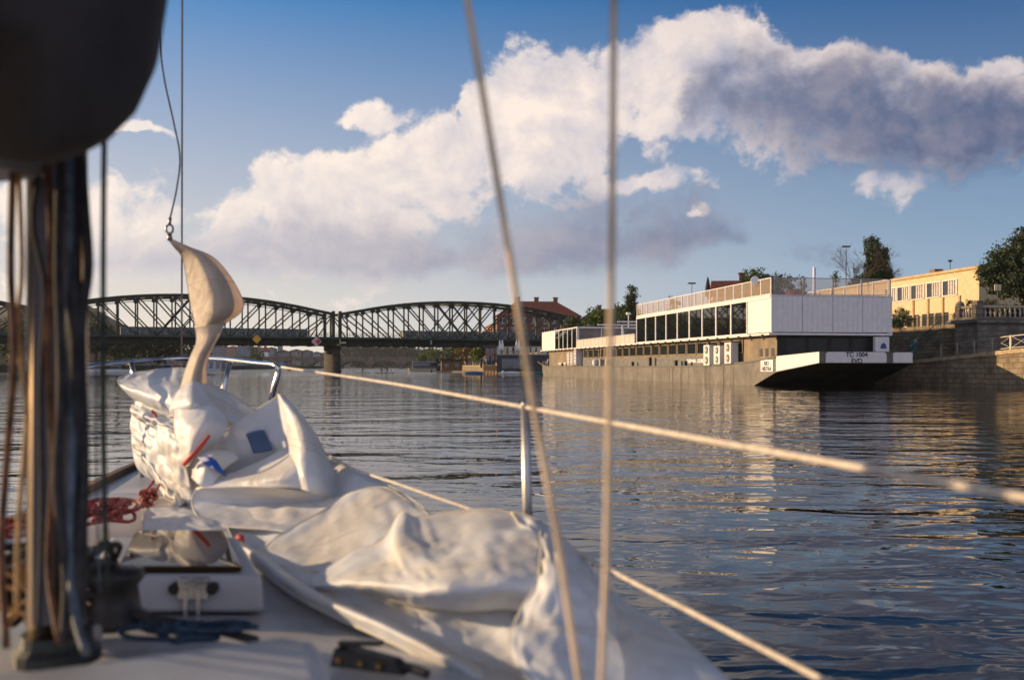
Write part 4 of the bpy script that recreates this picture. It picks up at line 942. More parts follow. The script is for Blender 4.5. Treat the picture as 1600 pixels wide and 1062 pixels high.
def small_boat(name, label, loc, rz, L, B, h, hullm, cab=None, group=None, roofm=None):
    t = thing(name, label, 'boat', loc, rz, group); pl = boat_poly(L, B)
    m = MB(); m.prism(pl, lambda u, v: Vector((u*.93, v*.85, -.2)), lambda u, v: Vector((u, v, h))); m.build('hull', hullm, t)
    if cab:
        (x0, x1, ch, cm) = cab; m = MB(); m.hexa([(x0,-B*.36,h),(x1,-B*.36,h),(x1,B*.36,h),(x0,B*.36,h)], [(x0+.1,-B*.33,h+ch),(x1-.25,-B*.33,h+ch),(x1-.25,B*.33,h+ch),(x0+.1,B*.33,h+ch)]); c = m.build('cabin', cm, t)
        m = MB(); m.box(x0+.4, x1-.5, -B*.37, -B*.362, h+ch*.4, h+ch*.8); m.build('window_band', window_dark, c)
        m = MB(); m.box(x0-.15, x1, -B*.38, B*.38, h+ch, h+ch+.1); m.build('cabin_roof', roofm or M_whi, t)
    return t
M_wood = M('varnished_wood', (.36, .20, .07), .5, var=.2)
M_nb = M('navy_hull', (.05, .08, .14), .5)
t = small_boat('tour_boat', 'pale passenger boat with dark glass cabin moored left of the wooden houseboat', G(673, 330), R(8), 15, 4.4, 1.0, M_cr, (-6, 5.5, 2.1, M('teal_cabin', (.06, .09, .11), .4)))
facade_building('wooden_houseboat', 'boxy tan wooden houseboat with dark roof moored at the far bank', G(706, 300, 0), 6.3, 8, 3.1, .3, R(5), M_wood, slate, 0, 1, 2, (1.2, 1.1), 'f', cat='houseboat')
facade_building('dark_houseboat', 'dark low houseboat between the tour boat and the wooden houseboat', G(692, 312, 0), 4.2, 7, 3.6, .2, 0, M_dh, slate, 0, 1, 2, (.9, .9), 'f', cat='houseboat')
facade_building('landing_kiosk', 'two-storey brown kiosk of brick and timber on the landing stage by the restaurant', G(769.5, 236, 0), 3.4, 5, 3.6, 2.6, 0, M('kiosk_brown', (.26, .11, .06), .8, var=.3), M_dh, 0, 2, 3, (.8, 1.2), 'f', cat='kiosk')
t = thing('landing_stage', 'tan wooden landing stage on orange floats left of the restaurant', 'landing stage', G(763, 233, 0))
m = MB(); m.box(-1.2, 2.6, 0, 6, .55, 1.9); m.build('deck_box', M_wood, t)
m = MB()
for k in range(6): m.cyl((-1.6+k*.75, -.1, .25), (-1.6+k*.75, .5, .25), .24, n=12)
m.build('floats', M('orange_float', (.55, .16, .04), .5), t)
m = MB(); m.box(-1.0, 1.6, .3, 5.5, 1.95, 2.9); m.build('stage_wall', M_dh, t)
t = thing('blue_canopy', 'light blue sloping canopy over the landing stage', 'canopy', G(762, 232.5, 1.9))
m = MB(); m.add([(-1.9,-.2,1.4),(1.0,-.2,2.7),(1.0,3,2.7),(-1.9,3,1.4),(-1.9,-.2,1.3),(1.0,-.2,2.6),(1.0,3,2.6),(-1.9,3,1.3)], [(0,1,2,3),(4,7,6,5),(0,4,5,1),(1,5,6,2),(2,6,7,3),(3,7,4,0)]); m.build('canopy_cloth', M('pale_blue_cloth', (.42, .52, .62), .7), t)
m = MB()
for x, z in ((-1.8, 1.35), (.9, 2.6)): m.cyl((x, 0, 0), (x, 0, z), .04); m.cyl((x, 2.8, 0), (x, 2.8, z), .04)
m.build('pole', grey_paint, t)
for i, (px, Y, L_, c, lab) in enumerate([(741, 231, 5.0, (.04,.12,.32), 'blue kayak floating left of the landing stage'), (800, 229, 6.5, (.75,.75,.75), 'long white racing boat lying low before the restaurant'), (822, 229, 5.2, (.62,.36,.03), 'yellow boat lying low at the right end of the restaurant'), (841, 229, 3.0, (.02,.18,.14), 'small teal boat at the bow of the barge')]):
    t = thing('kayak', lab, 'kayak', G(px, Y, 0), 0, 'small boats by the restaurant')
    m = MB(); m.lathe((0,0,0), [(.02,-L_/2),(.2,-L_*.35),(.32,-L_*.1),(.32,L_*.1),(.2,L_*.35),(.02,L_/2)], 10); o = m.build('hull', M('kayak_%s' % ('blue','white','yellow','teal')[i], c, .4, var=.05), t, smooth=True); o.rotation_euler = (0, R(90), 0); o.location = (0, 0, .2)
for px, Y, r_, lab in ((786, 228, .42, 'round white buoy at the left end of the racing boat'), (673.5, 290, .35, 'small dark buoy floating in front of the tour boat')):
    t = thing('buoy', lab, 'buoy', G(px, Y, 0)); m = MB(); m.lathe((0,0,0), [(.05,-.3),(r_*.8,-.1),(r_,.25),(r_*.8,.55),(.08,.75)], 14); m.build('float', M_whi if r_ > .4 else black, t, smooth=True); m = MB(); m.cyl((0,0,.7), (0,0,.95), .05); m.build('ring', dark_metal, t)
for i, (px, Y, h, r, lm, lab) in enumerate([(680, 560, 11, 8, L_bright, 'bright round tree on the far bank above the tour boat'), (661, 640, 9, 7, L_green, 'green tree at the left end of the far tree row'), (699, 500, 10, 7, L_green, 'green tree between the bright tree and the autumn trees'), (716, 430, 11, 6, L_green, 'green tree above the wooden houseboat'),
        (729, 400, 11.5, 6, L_aut, 'left autumn-brown tree under the bridge girder'), (741, 380, 11, 5.5, L_aut, 'right autumn-brown tree under the bridge girder'), (752, 340, 11, 5, L_bright, 'sunlit yellow-green tree left of the kiosk')]):
    tree('far_bank_tree', lab, 'tree', G(px, Y, 1.5), round_blobs(h, r*.8, 7, i+60, .15), lm, 1500, .7, i+61, tr=.35, group='trees on the far right bank')
for i, (px, Y, w, h, mt, lab) in enumerate([(725, 470, 9, 12, 0, 'cream house behind the autumn trees'), (742, 440, 8, 13, 4, 'white house peeping over the right autumn tree'), (706, 640, 12, 14, 3, 'rose house behind the green trees'), (768, 420, 12, 13, 3, 'rose house behind the kiosk')]):
    facade_building('bank_house', lab, G(px, Y, 0), w, 10, h, 2, 0, Wf[mt], red_roof, 3, 3, 4, cat='house', group='houses on the right bank')
# left bank craft
facade_building('white_houseboat', 'white box houseboat with dark windows moored right of the twisted sail strip', G(330, 228, 0), 4.6, 3.5, 2.9, .35, 0, M('houseboat_white', (.40, .42, .44), .6), grey_paint, 0, 1, 3, (.8, 1.5), 'f', cat='houseboat')
small_boat('dinghy', 'small open dinghy tied to the right of the white houseboat', G(343, 226), 0, 1.9, 1.0, .7, M_cr)
small_boat('cabin_cruiser', 'white cabin cruiser on the left bank behind the pulpit rail', G(262, 300), R(5), 6.5, 2.4, 1.0, M_whi, (-1.6, 1.6, 1.1, M_nb))
small_boat('cabin_cruiser', 'low pale boat on the left bank near the hanging rope', G(186, 300), R(-3), 8, 2.4, .8, M_whi, (-2.4, .5, .9, M_nb))
small_boat('cabin_cruiser', 'pale boat on the left bank half hidden by the mast', G(142, 300), R(2), 6, 2.4, 1.0, M_whi, (-1.6, 1.2, 1.6, M_nb))
# ------------------------------------------------------------------ people
def person(label, loc, rz, pose, cloth, s=1.0, parent=None):
    J, E = pose
    bm = bmesh.new(); vs_ = [bm.verts.new(Vector(j[0])*s) for j in J]
    for a, b in E: bm.edges.new((vs_[a], vs_[b]))
    me = bpy.data.meshes.new('person'); bm.to_mesh(me); bm.free()
    o = bpy.data.objects.new('person', me); COL.objects.link(o)
    sk = o.modifiers.new('skin', 'SKIN'); sk.use_smooth_shade = True
    for i, j in enumerate(J): o.data.skin_vertices[0].data[i].radius = (j[1]*s, j[1]*s)
    o.data.skin_vertices[0].data[0].use_root = True
    o.modifiers.new('sub', 'SUBSURF').levels = 1; o.modifiers['sub'].render_levels = 1
    o.data.materials.append(cloth); o.location = loc; o.rotation_euler = (0, 0, rz)
    return props(o, label, 'person')
def figure(lean=.0, crouch=.0, arm='down'):
    hz = .95 - crouch*.35; hx = -crouch*.25
    ch = Vector((hx + lean*.45, 0, hz + .5 - lean*.12)); nk = ch + Vector((lean*.06, 0, .08)); hd = nk + Vector((.05 + lean*.04, 0, .16))
    J = [((hx,0,hz), .14), (((hx+ch.x)/2,0,(hz+ch.z)/2), .135), (ch, .15), (nk, .06), (hd, .10), (hd+Vector((0,0,.10)), .075)]
    E = [(0,1),(1,2),(2,3),(3,4),(4,5)]
    for sy in (-1, 1):
        n = len(J); kn = Vector((hx+.12+crouch*.3 + sy*.08, sy*.14, hz*.52)); an = Vector((hx-.02+sy*.12, sy*.15, .06))
        J += [((hx, sy*.1, hz-.05), .10), (kn, .065), (an, .045), (an+Vector((.17,0,-.02)), .035)]; E += [(0,n),(n,n+1),(n+1,n+2),(n+2,n+3)]
        n = len(J); sh = ch + Vector((0, sy*.19, .0))
        if arm == 'paddle': el = sh + Vector((.22, sy*.02, -.2)); ha = sh + Vector((.45, -sy*.04, -.12 - .2*(sy > 0)))
        else: el = sh + Vector((-.02, sy*.05, -.28)); ha = el + Vector((.1, 0, -.25))
        J += [(sh, .055), (el, .04), (ha, .032)]; E += [(2,n),(n,n+1),(n+1,n+2)]
    return J, E
M_cl = [M('dark_clothes', (.02, .02, .025), .8), M('tan_clothes', (.35, .2, .12), .8), M('white_clothes', (.6, .6, .6), .8), M('red_clothes', (.3, .05, .04), .8)]
for i, (px, Y, rz, lab, blab) in enumerate([(566.5, 238, R(10), 'paddler in dark clothes standing alone on a board right of the bridge pier', 'paddle board under the lone paddler'),
        (596.5, 238, R(170), 'dark-clad paddler leaning forward, left one of the close pair', 'paddle board under the left paddler of the pair'), (605, 239.5, R(170), 'dark-clad paddler crouching, right one of the close pair', 'paddle board under the right paddler of the pair')]):
    person(lab, G(px, Y, .14), rz, figure(.7, .5, 'paddle'), M_cl[0], .95)
    t = thing('paddle_board', blab, 'paddle board', G(px, Y, 0), rz, 'paddle boards on the river')
    m = MB(); m.prism([(-1.7,-.2),(-1.2,-.36),(.8,-.38),(1.5,-.2),(1.75,0),(1.5,.2),(.8,.38),(-1.2,.36),(-1.7,.2)], lambda u, v: Vector((u, v, .02)), lambda u, v: Vector((u, v, .14))); m.build('board', M('board_grey', (.12,.12,.12), .5), t)
    t = thing('paddle', ('paddle held by the lone paddler', 'paddle held by the left paddler of the pair', 'paddle held by the right paddler of the pair')[i], 'paddle', G(px, Y, 0), rz)
    m = MB(); m.cyl((.55,.1,1.5), (.85,-.42,.2), .025); m.build('shaft', black, t); m = MB(); m.box(.8,.84,-.5,-.36,-.2,.22); m.build('blade', black, t)
for i, (px, z, rz, c, lab) in enumerate([(755, 1.9, 0, 1, 'bare-chested bather standing under the left end of the blue canopy'), (759.5, 1.9, 1, 2, 'person in a pale shirt beside the post of the blue canopy'), (797, 4.5, 0, 2, 'guest in white sitting area between the two parasol pairs'), (802, 4.5, 2, 0, 'guest in black on the upper deck left of the third parasol')]):
    person(lab, G(px, 231.8 if z < 3 else 233, z), rz, figure(.1, .1, 'down'), M_cl[c], 1.0)
# ------------------------------------------------------------------ our sailing boat
boat = thing('sailboat', 'white sailing boat we look along, with steel pulpit, stanchion, aluminium mast and pale deck', 'sailboat', (-.8, 2.5, 0))
M_gel = M('gelcoat', (.42, .44, .49), .42, var=.07, scale=4, bump=.0010, bscale=260, col2=(.34, .34, .35), c2scale=2.2)
M_alu = M('mast_aluminium_sun_gold', (.72, .54, .36), .17, 1.0, var=.2, scale=5, stretch=(1, 1, .15))  # golden base tint stands in for the sun's glint on the metal
M_teak = M('weathered_teak', (.20, .13, .08), .8, var=.3, scale=8, stretch=(1, .2, 1))
def bw(name, mb, m, smooth=False, parent=None, **k): return mb.build(name, m, parent or boat, smooth=smooth, local=False, **k)
# deck outline: (y, x_left, x_right)
outl = [(5.95, -2.0, -1.97), (5.75, -2.06, -1.84), (5.35, -2.07, -1.60), (4.9, -2.03, -1.33), (4.4, -1.98, -1.02), (3.8, -1.95, -.62), (3.2, -1.95, -.25), (2.6, -1.95, .07), (2.0, -1.94, .30), (1.4, -1.9, .46), (.8, -1.85, .56), (.2, -1.75, .60), (-2.5, -1.3, .62)]
def deck_z(x, y, xl, xr):
    u = (x-xl)/(xr-xl)*2-1; bow = 1.06 + max(0, y-3.5)*.035
    cab = .08 * max(0, min(1, (2.35-y)/.8)) * max(0, min(1, (1-abs(u))*2.6))
    return bow + .04*(1-u*u) + cab
N_ = 20; vs = []; fs = []
oo = catmull([Vector((a, b, c)) for a, b, c in outl], 4)
for p in oo:
    y, xl, xr = p
    for k in range(N_+1):
        x = xl + (xr-xl)*k/N_; vs.append((x, y, deck_z(x, y, xl, xr)))
for i in range(len(oo)-1):
    for k in range(N_): a = i*(N_+1)+k; fs.append((a, a+1, a+N_+2, a+N_+1))
bw('deck', MB().add(vs, fs), M_gel, True)
for side_ in (1, 2):      # hull sides and toe rail
    vs = []; fs = []; rl = []
    for p in oo:
        y = p[0]; x = p[side_]; sgn = -1 if side_ == 1 else 1; z = deck_z(x, y, p[1], p[2]); rl.append(Vector((x-sgn*.015, y, z+.022)))
        vs += [(x, y, z), (x-sgn*.02, y, z-.25), (x-sgn*.10, y-.02, .45), (x-sgn*.3, y-.1, -.3)]
    for i in range(len(oo)-1):
        for k in range(3): fs.append((i*4+k, i*4+k+1, i*4+k+5, i*4+k+4))
    bw('hull', MB().add(vs, fs), M_gel, True)
    m = MB()
    for a, b in zip(rl, rl[1:]): m.beam(a, b, .035, .045)
    bw('toe_rail', m, M_teak)
# pulpit
tr_ = .0125
top = catmull([P(424, 622, 4.56), P(430, 600, 4.55), P(435, 582, 4.55), P(434, 574, 4.55), P(427, 569.5, 4.58), P(400, 567, 4.75), P(357, 562, 5.05), P(318, 560, 5.35), P(285, 560, 5.45), P(245, 562, 5.4), P(207, 565, 5.15), P(165, 569, 4.9), P(130, 574, 4.7), P(100, 580, 4.6), P(90, 600, 4.6)], 8)
def down(p, x, y): return Vector((x, y, 1.12))
m = MB(); m.tube(top, tr_, 12)
m.tube([P(424, 620, 4.56), Vector((-1.13, 4.58, 1.13))], tr_, 12); m.tube([P(360, 562.5, 5.03), P(350, 605, 4.98), Vector((-1.52, 4.95, 1.14))], tr_, 12)
m.tube([P(205, 566, 5.13), P(209, 585, 5.1), Vector((-1.86, 5.0, 1.14))], tr_, 12); m.tube([P(90, 600, 4.6), Vector((-2.02, 4.6, 1.13))], tr_, 12)
bw('pulpit', m, steel, True)
m = MB(); m.tube([P(439, 570, 4.57), P(446, 572, 4.55), P(452, 576, 4.5)], .011, 8); bw('pulpit_eye', m, steel, True)
# stanchion and lifelines
m = MB(); m.cyl((.045, 2.6, 1.12), P(821, 633, 2.6), .0125, .0115, 14); m.lathe(P(821, 633, 2.6), [(.0115, 0), (.010, .006), (.003, .010)], 12); bw('stanchion', m, M('brushed_steel', (.55, .53, .50), .42, .9, var=.1, scale=30), True)
m = MB(); m.lathe((.045, 2.6, 1.10), [(.04,0),(.04,.012),(.02,.03),(.018,.06)], 16); bw('stanchion_base', m, steel, True)
M_rope = M('white_rope', (.72, .64, .54), .8, var=.15, scale=60, bump=.001, bscale=400)
up_line = [P(437, 573, 4.56), P(600, 597, 3.55), P(821, 636, 2.6)]
ue = P(1640, 784, 1.06); u0 = P(821, 636, 2.6)
def seg(a, b, n): return [a.lerp(b, i/n) for i in range(1, n+1)]
m = MB(); m.tube(catmull(up_line, 8) + seg(u0, u0 + (ue-u0)*1.6, 14), .0054, 8); bw('upper_lifeline', m, M_rope, True)
l0 = P(828, 826, 2.62); le = P(1283, 1060, 1.36)
m = MB(); m.tube(catmull([P(433, 640, 4.56), P(520, 715, 3.85), P(640, 762, 3.15), l0], 8) + seg(l0, l0 + (le-l0)*1.5, 12), .0044, 8); bw('lower_lifeline', m, M_rope, True)
# mast, boom
MC = Vector((-.822, 1.80, 0))
m = MB(); m.lathe((MC.x, MC.y, 1.2), [(.050, 0), (.050, 5.5)], 32, 1.0, 1.15); bw('mast', m, M_alu, True)
m = MB(); m.box(MC.x-.012, MC.x+.022, MC.y-.068, MC.y-.055, 1.25, 5.5); bw('mast_track', m, M('track_grey', (.10, .10, .11), .5, .5))
m = MB(); m.lathe((MC.x, MC.y, 1.17), [(.075,0),(.075,.02),(.062,.03),(.06,.05)], 20); bw('mast_step', m, dark_metal)
bo = [Vector((-.83, 1.70, 2.075)), Vector((-1.02, 1.2, 2.07)), Vector((-1.5, .2, 2.08)), Vector((-2.1, -1.0, 2.12))]
M_boom = M('boom_aluminium', (.24, .24, .25), .45, .5)
m = MB()
for a, b in zip(bo, bo[1:]): m.beam(a, b, .13, .12)
bw('boom', m, M_boom, bevel=.015)
m = MB(); m.beam((-.81, 1.76, 2.10), (-.81, 1.66, 2.10), .05, .06); bw('gooseneck', m, steel)
# forestay and shrouds
M_wire = M('stay_wire', (.42, .33, .26), .5, .6, var=.2, scale=200)
m = MB(); m.tube([P(283, 572, 5.55) - Vector((0, 0, .55)), P(284, 560, 5.54), P(286, -900, 4.2)], .0052, 6); bw('forestay', m, M_wire)
M_tan = M('tan_covered_shroud', (.74, .56, .36), .7, var=.25, scale=14, bump=.0008, bscale=300, stretch=(1, 1, .5))
m = MB(); m.tube([P(912, 1120, 1.159), P(905, 1062, 1.168), P(870, 830, 1.194), P(835, 640, 1.194), P(798, 410, 1.185), P(765, 210, 1.176), P(730, 0, 1.159), P(690, -250, 1.125)], .0041, 8); bw('shroud', m, M_tan, True)
m = MB(); m.tube([P(937, 1120, 1.125), P(940, 1062, 1.125), P(948, 880, 1.142), P(953, 600, 1.142), P(957, 300, 1.133), P(959, 0, 1.125), P(961, -250, 1.107)], .0039, 8); bw('shroud', m, M_tan, True)
# foredeck hatch
def hx(px, py, z):   # point on the plane of height z under a photo pixel
    Y = (HC - z)*F/(py-HY); return Vector(((px-CX)/F*Y, Y, z))
a, b, c, d = hx(137, 897, 1.20), hx(409, 897, 1.20), hx(372, 838, 1.20), hx(172, 838, 1.20)
ms = MB(); ms.hexa([Vector((p.x, p.y, 1.11)) for p in (a + Vector((-.012,-.012,0)), b + Vector((.012,-.012,0)), c + Vector((.012,.012,0)), d + Vector((-.012,.012,0)))], [a, b, c, d]); hatch = bw('foredeck_hatch', ms, M_gel, bevel=.014, seg=3)
hatch.modifiers['bevel'].segments = 4
for o_ in (hatch,): o_.data.polygons.foreach_set('use_smooth', [False]*len(o_.data.polygons))
a, b, c, d = hx(183, 893, 1.205), hx(378, 893, 1.205), hx(350, 835, 1.205), hx(214, 835, 1.205)
M_lens = M('smoked_lens_amber_reflection', (.040, .022, .010), .03, var=.02, spec=.22)  # brown tint imitates the amber sail reflection in the dark pane
ms = MB(); up = Vector((0,0,.014)); ms.hexa([a, b, c, d], [a+up, b+up, c+up, d+up]); M_lens.node_tree.nodes['Principled BSDF'].inputs['IOR'].default_value = 1.22; bw('hatch_lens', ms, M_lens, parent=hatch, bevel=.004)
# latch on the front face of the hatch
pl = hx(312, 925, 1.15)
m = MB(); m.box(pl.x-.035, pl.x+.035, pl.y-.055, pl.y-.03, 1.145, 1.195); m.box(pl.x-.020, pl.x-.010, pl.y-.062, pl.y-.05, 1.09, 1.17); m.box(pl.x+.010, pl.x+.020, pl.y-.062, pl.y-.05, 1.09, 1.17); m.box(pl.x-.006, pl.x+.006, pl.y-.06, pl.y-.05, 1.15, 1.20)
bw('hatch_latch', m, steel, parent=hatch, bevel=.002)
for s_ in (-1, 1): m = MB(); m.cyl((pl.x+s_*.045, pl.y-.03, 1.17), (pl.x+s_*.045, pl.y-.055, 1.17), .014, n=12); bw('hatch_hinge_knob', m, black, parent=hatch)
# raised companionway cover nearest to us
rc = [hx(-60, 1050, 1.29), hx(62, 1042, 1.29), hx(200, 1024, 1.29), hx(312, 1010, 1.29), hx(430, 992, 1.29), hx(480, 990, 1.29), hx(500, 1004, 1.285), hx(512, 1030, 1.28), hx(520, 1062, 1.28), hx(525, 1120, 1.28), hx(520, 1500, 1.28), hx(-400, 1500, 1.28)]
m = MB(); n = len(rc); m.add([Vector((p.x, p.y, 1.13)) for p in rc] + rc, [tuple(range(n-1, -1, -1)), tuple(range(n, 2*n))] + [(i, (i+1) % n, n+(i+1) % n, n+i) for i in range(n)])
bw('companionway_cover', m, M_gel, bevel=.018, seg=3)
# deck fittings
def fitting_cleat():
    t = thing('rope_clutch', 'black rope clutch lying on the pale deck beside the companionway cover', 'rope clutch', (-.33, 1.80, 1.19), R(-25))
    m = MB(); m.hexa([(-.05,-.03,0),(.11,-.02,0),(.11,.02,0),(-.05,.03,0)], [(-.045,-.022,.035),(.085,-.014,.025),(.085,.014,.025),(-.045,.022,.035)]); m.build('body', black, t, bevel=.004)
    m = MB(); m.beam((-.045,0,.04), (.05,0,.05), .018, .010); m.build('lever', M('black_plastic', (.02,.02,.02), .35), t, bevel=.002)
    for x in (-.03, .02, .06):
        m = MB(); m.cyl((x,-.03,.015), (x,-.024,.015), .006, n=10); m.build('screw', M('brass', (.7,.42,.12), .25, 1.0), t)
    m = MB(); m.tube([(.07,0,.012),(.12,-.004,.012),(.155,-.01,.008)], .009, 8); m.build('rope_end', black, t)
    t.location = hx(562, 1040, 1.155); t.scale = (.95,)*3; return t
fitting_cleat()
t = thing('winch', 'dark drum winch at the foot of the mast', 'winch', hx(178, 975, 1.16))
m = MB(); m.lathe((0,0,0), [(.075,0),(.075,.015),(.055,.03),(.048,.08),(.062,.10),(.058,.115),(.02,.12)], 20); m.build('drum', black, t, smooth=True)
m = MB(); m.tube([(-.03,0,.12),(.0,0,.13),(-.16,.01,.10)], .014, 8); m.build('handle', black, t)
t = thing('fairlead_block', 'small pale block beside the mast foot', 'block', hx(142, 1015, 1.16))
m = MB(); m.cyl((-.018,-.012,.025), (.018,-.012,.025), .026, n=18); m.box(-.02,.02,-.03,.006,0,.012); m.build('cheek', M('block_grey', (.45,.38,.36), .5), t, bevel=.003)
m = MB(); m.cyl((-.01,-.012,.052), (.01,-.012,.052), .010, n=12); m.build('sheave', black, t)
# ------------------------------------------------------------------ mainsail bundle on the boom
M_cov = M('dark_sail_cover', (.042, .034, .032), .8, var=.25, scale=5, bump=.004, bscale=14)
vs = []; fs = []; nseg = 56; nr = 64
A_, B_ = Vector((-.652, 1.42, 2.322)), Vector((-1.75, -.25, 2.42))
dv = (B_-A_); hd = Vector((dv.x, dv.y, 0)).normalized(); sd = Vector((-hd.y, hd.x, 0))
for i in range(nseg+1):
    u = i/nseg; s = -.165 + u*2.2; k = min(1, max(0, (s+.165)/.20)); cap = math.sqrt(max(0, 1-(1-k)**2)) if k < 1 else 1
    for j in range(nr):
        a = 2*math.pi*j/nr; ry = (.165)*max(cap, .02); rz_ = (.345)*max(cap, .02)
        fold = 1 + .025*math.sin(a*4+u*7+1.5*MN.noise(Vector((math.cos(a), math.sin(a), u*4)))) + .05*MN.noise(Vector((math.cos(a)*2, math.sin(a)*2, u*6)))
        cz = 0 if math.sin(a) > 0 else 0
        p = A_ + hd*s + sd*(math.cos(a)*ry*fold) + Vector((0,0,math.sin(a)*rz_*fold*(1.0 if math.sin(a) < 0 else 1.25)))
        p.z = max(p.z, 2.12 + .02*math.cos(a*2)) if s > .1 else p.z
        vs.append(p)
for i in range(nseg):
    for j in range(nr): fs.append((i*nr+j, i*nr+(j+1) % nr, (i+1)*nr+(j+1) % nr, (i+1)*nr+j))
fs.append(tuple(range(nr))); 
ms_ = thing('furled_mainsail', 'dark furled mainsail bundle in its cover lying on the boom at the upper left', 'furled sail', (-.9, 1.2, 2.1))
MB().add(vs, fs).build('cover', M_cov, ms_, smooth=True, local=False)
m = MB()
for s in (.25, .8):
    pts = []
    for j in range(25):
        a = 2*math.pi*j/24; pts.append(A_ + hd*s + sd*(math.cos(a)*.182) + Vector((0,0,-.07+math.sin(a)*.36)))
    m.tube(pts, .010, 6)
m.build('sail_tie', M('grey_webbing', (.10,.10,.11), .8), ms_, smooth=True, local=False)
# ------------------------------------------------------------------ running rigging (ropes)
def rope(name, label, pts, r, m, group=None, k=8, cat='rope', n=8):
    o = MB().tube(catmull(pts, k), r, n).build(name, m, smooth=True, loc=pts[0]); return props(o, label, cat, group)
M_dg = M('dark_green_rope', (.025, .035, .028), .8, var=.4, scale=40); M_bl = M('steel_blue_rope', (.09, .12, .15), .7, var=.3, scale=40)
M_br_ = M('brown_rope', (.16, .07, .035), .8, var=.4, scale=30); M_or = M('ochre_rope', (.45, .23, .07), .6, var=.3, scale=30); M_bk = M('charcoal_rope', (.03, .028, .03), .8, var=.3, scale=30)
rope('halyard_tail', 'dark green rope hanging straight down just right of the mast', [P(164, 150, 1.62), P(162, 300, 1.62), P(161, 600, 1.62), P(164, 800, 1.62), P(168, 915, 1.62)], .0048, M_dg)
rope('flag_line', 'thin grey line hanging beside the dark green rope near its lower end', [P(150, 560, 1.8), P(151, 760, 1.8), P(156, 925, 1.8)], .002, M_bl)
rope('halyard', 'thin blue-grey halyard curving down to the shackle on the sail head', [P(252, -120, 4.3), P(251, 60, 4.45), P(256, 120, 4.5), P(271, 190, 4.55), P(281, 245, 4.55), P(276, 295, 4.55), P(266, 340, 4.55), P(264, 350, 4.55)], .0042, M_bl)
lines = [((20, 270, 1.55), (17, 420, 1.6), (22, 560, 1.6), (12, 700, 1.62), (2, 860, 1.6), (10, 1010, 1.5), M_br_, .0062, 'brown rope hanging left of the mast, the outermost at the left edge'),
         ((30, 270, 1.62), (34, 420, 1.62), (28, 520, 1.62), (42, 640, 1.6), (30, 800, 1.55), (26, 960, 1.5), M_or, .0045, 'ochre rope winding along the left side of the mast'),
         ((75, 250, 1.66), (80, 400, 1.66), (74, 560, 1.66), (84, 720, 1.66), (76, 880, 1.64), (92, 1000, 1.55), M_br_, .0060, 'brown rope running down the middle of the mast'),
         ((95, 240, 1.64), (92, 420, 1.64), (97, 600, 1.64), (90, 760, 1.64), (104, 900, 1.6), (100, 1005, 1.55), M_bk, .0085, 'charcoal rope lying against the mast between the brown and the blue one'),
         ((126, 235, 1.66), (133, 330, 1.66), (138, 420, 1.66), (127, 520, 1.66), (132, 740, 1.66), (120, 1000, 1.55), M_bk, .0085, 'charcoal rope bowing out along the right edge of the mast'),
         ((62, 255, 1.66), (52, 350, 1.66), (70, 450, 1.66), (64, 600, 1.66), (66, 800, 1.64), (60, 990, 1.55), M_bk, .0045, 'thin charcoal rope crossing the bright left side of the mast'),
         ((119, 240, 1.66), (116, 420, 1.66), (121, 600, 1.66), (114, 800, 1.66), (122, 900, 1.64), (118, 1000, 1.58), M_bk, .012, 'thick charcoal rope bundle on the shaded right side of the mast'),
         ((108, 240, 1.64), (110, 500, 1.66), (112, 700, 1.65), (110, 860, 1.62), (118, 960, 1.55), (135, 1020, 1.5), M_bl, .0075, 'steel blue rope running down the shaded side of the mast')]
for *pp, m_, r_, lab in lines:
    rope('mast_rope', lab, [P(*p) for p in pp], r_, m_, 'ropes hanging down the mast')
def coil(name, label, c, rx, ry, n, r, m, seed, group=None, h=.05, ext=None):
    rd = random.Random(seed); pts = []
    for i in range(n*10):
        a = i*2*math.pi/10 + .3*math.sin(i*.37); q = rd.uniform(.55, 1.0) if i % 5 == 0 else q
        w = .6 + .4*math.sin(i*.21+seed)
        pts.append(Vector(c) + Vector((math.cos(a)*rx*q*w + .3*rx*math.sin(i*.11), math.sin(a)*ry*q, r + h*abs(math.sin(i*.17+seed))*rd.uniform(.6, 1))))
    if ext: pts += [Vector(p) for p in ext]
    o = MB().tube(catmull(pts, 4), r, 6).build(name, m, smooth=True, loc=c); return props(o, label, 'rope', group)
M_rr = M('red_rope', (.30, .028, .03), .75, var=.4, scale=60, col2=(.45, .25, .2), c2scale=90)
c = hx(165, 816, 1.13)
coil('red_rope_coil', 'coiled dark red rope on the foredeck beside the mast, tail leading to the bow', c, .115, .13, 11, .0068, M_rr, 3, ext=[hx(205, 798, 1.15), P(222, 775, 4.25), P(245, 745, 4.4), P(262, 722, 4.5)], h=.075)
c2 = P(232, 793, 4.02)
coil('red_rope_knot', 'small knotted bunch of dark red rope just left of the sail flap', (c2.x, c2.y, 1.13), .035, .05, 6, .0068, M_rr, 8, ext=[P(240, 775, 4.1), P(252, 750, 4.25), P(262, 730, 4.35)], h=.07)
coil('red_rope_bundle', 'dark red rope bundle on deck left of the mast', hx(22, 838, 1.13), .10, .12, 7, .0065, M_rr, 5, h=.05)
coil('blue_rope_coil', 'dark blue rope coiled loosely on the cabin top before the companionway cover', hx(285, 1000, 1.165), .12, .035, 9, .0052, M('navy_rope', (.02, .05, .09), .7, var=.4, scale=60), 6, h=.03)
rope('hose', 'dark stiff line lying across the cabin top behind the blue rope', [hx(180, 950, 1.19), hx(240, 966, 1.185), hx(300, 976, 1.18), hx(345, 985, 1.175), hx(400, 1000, 1.17)], .0095, M_bk)
coil('tangled_ropes', 'tangle of dark rope tails heaped around the mast foot', hx(70, 975, 1.15), .17, .10, 22, .0075, M_bk, 12, h=.17)
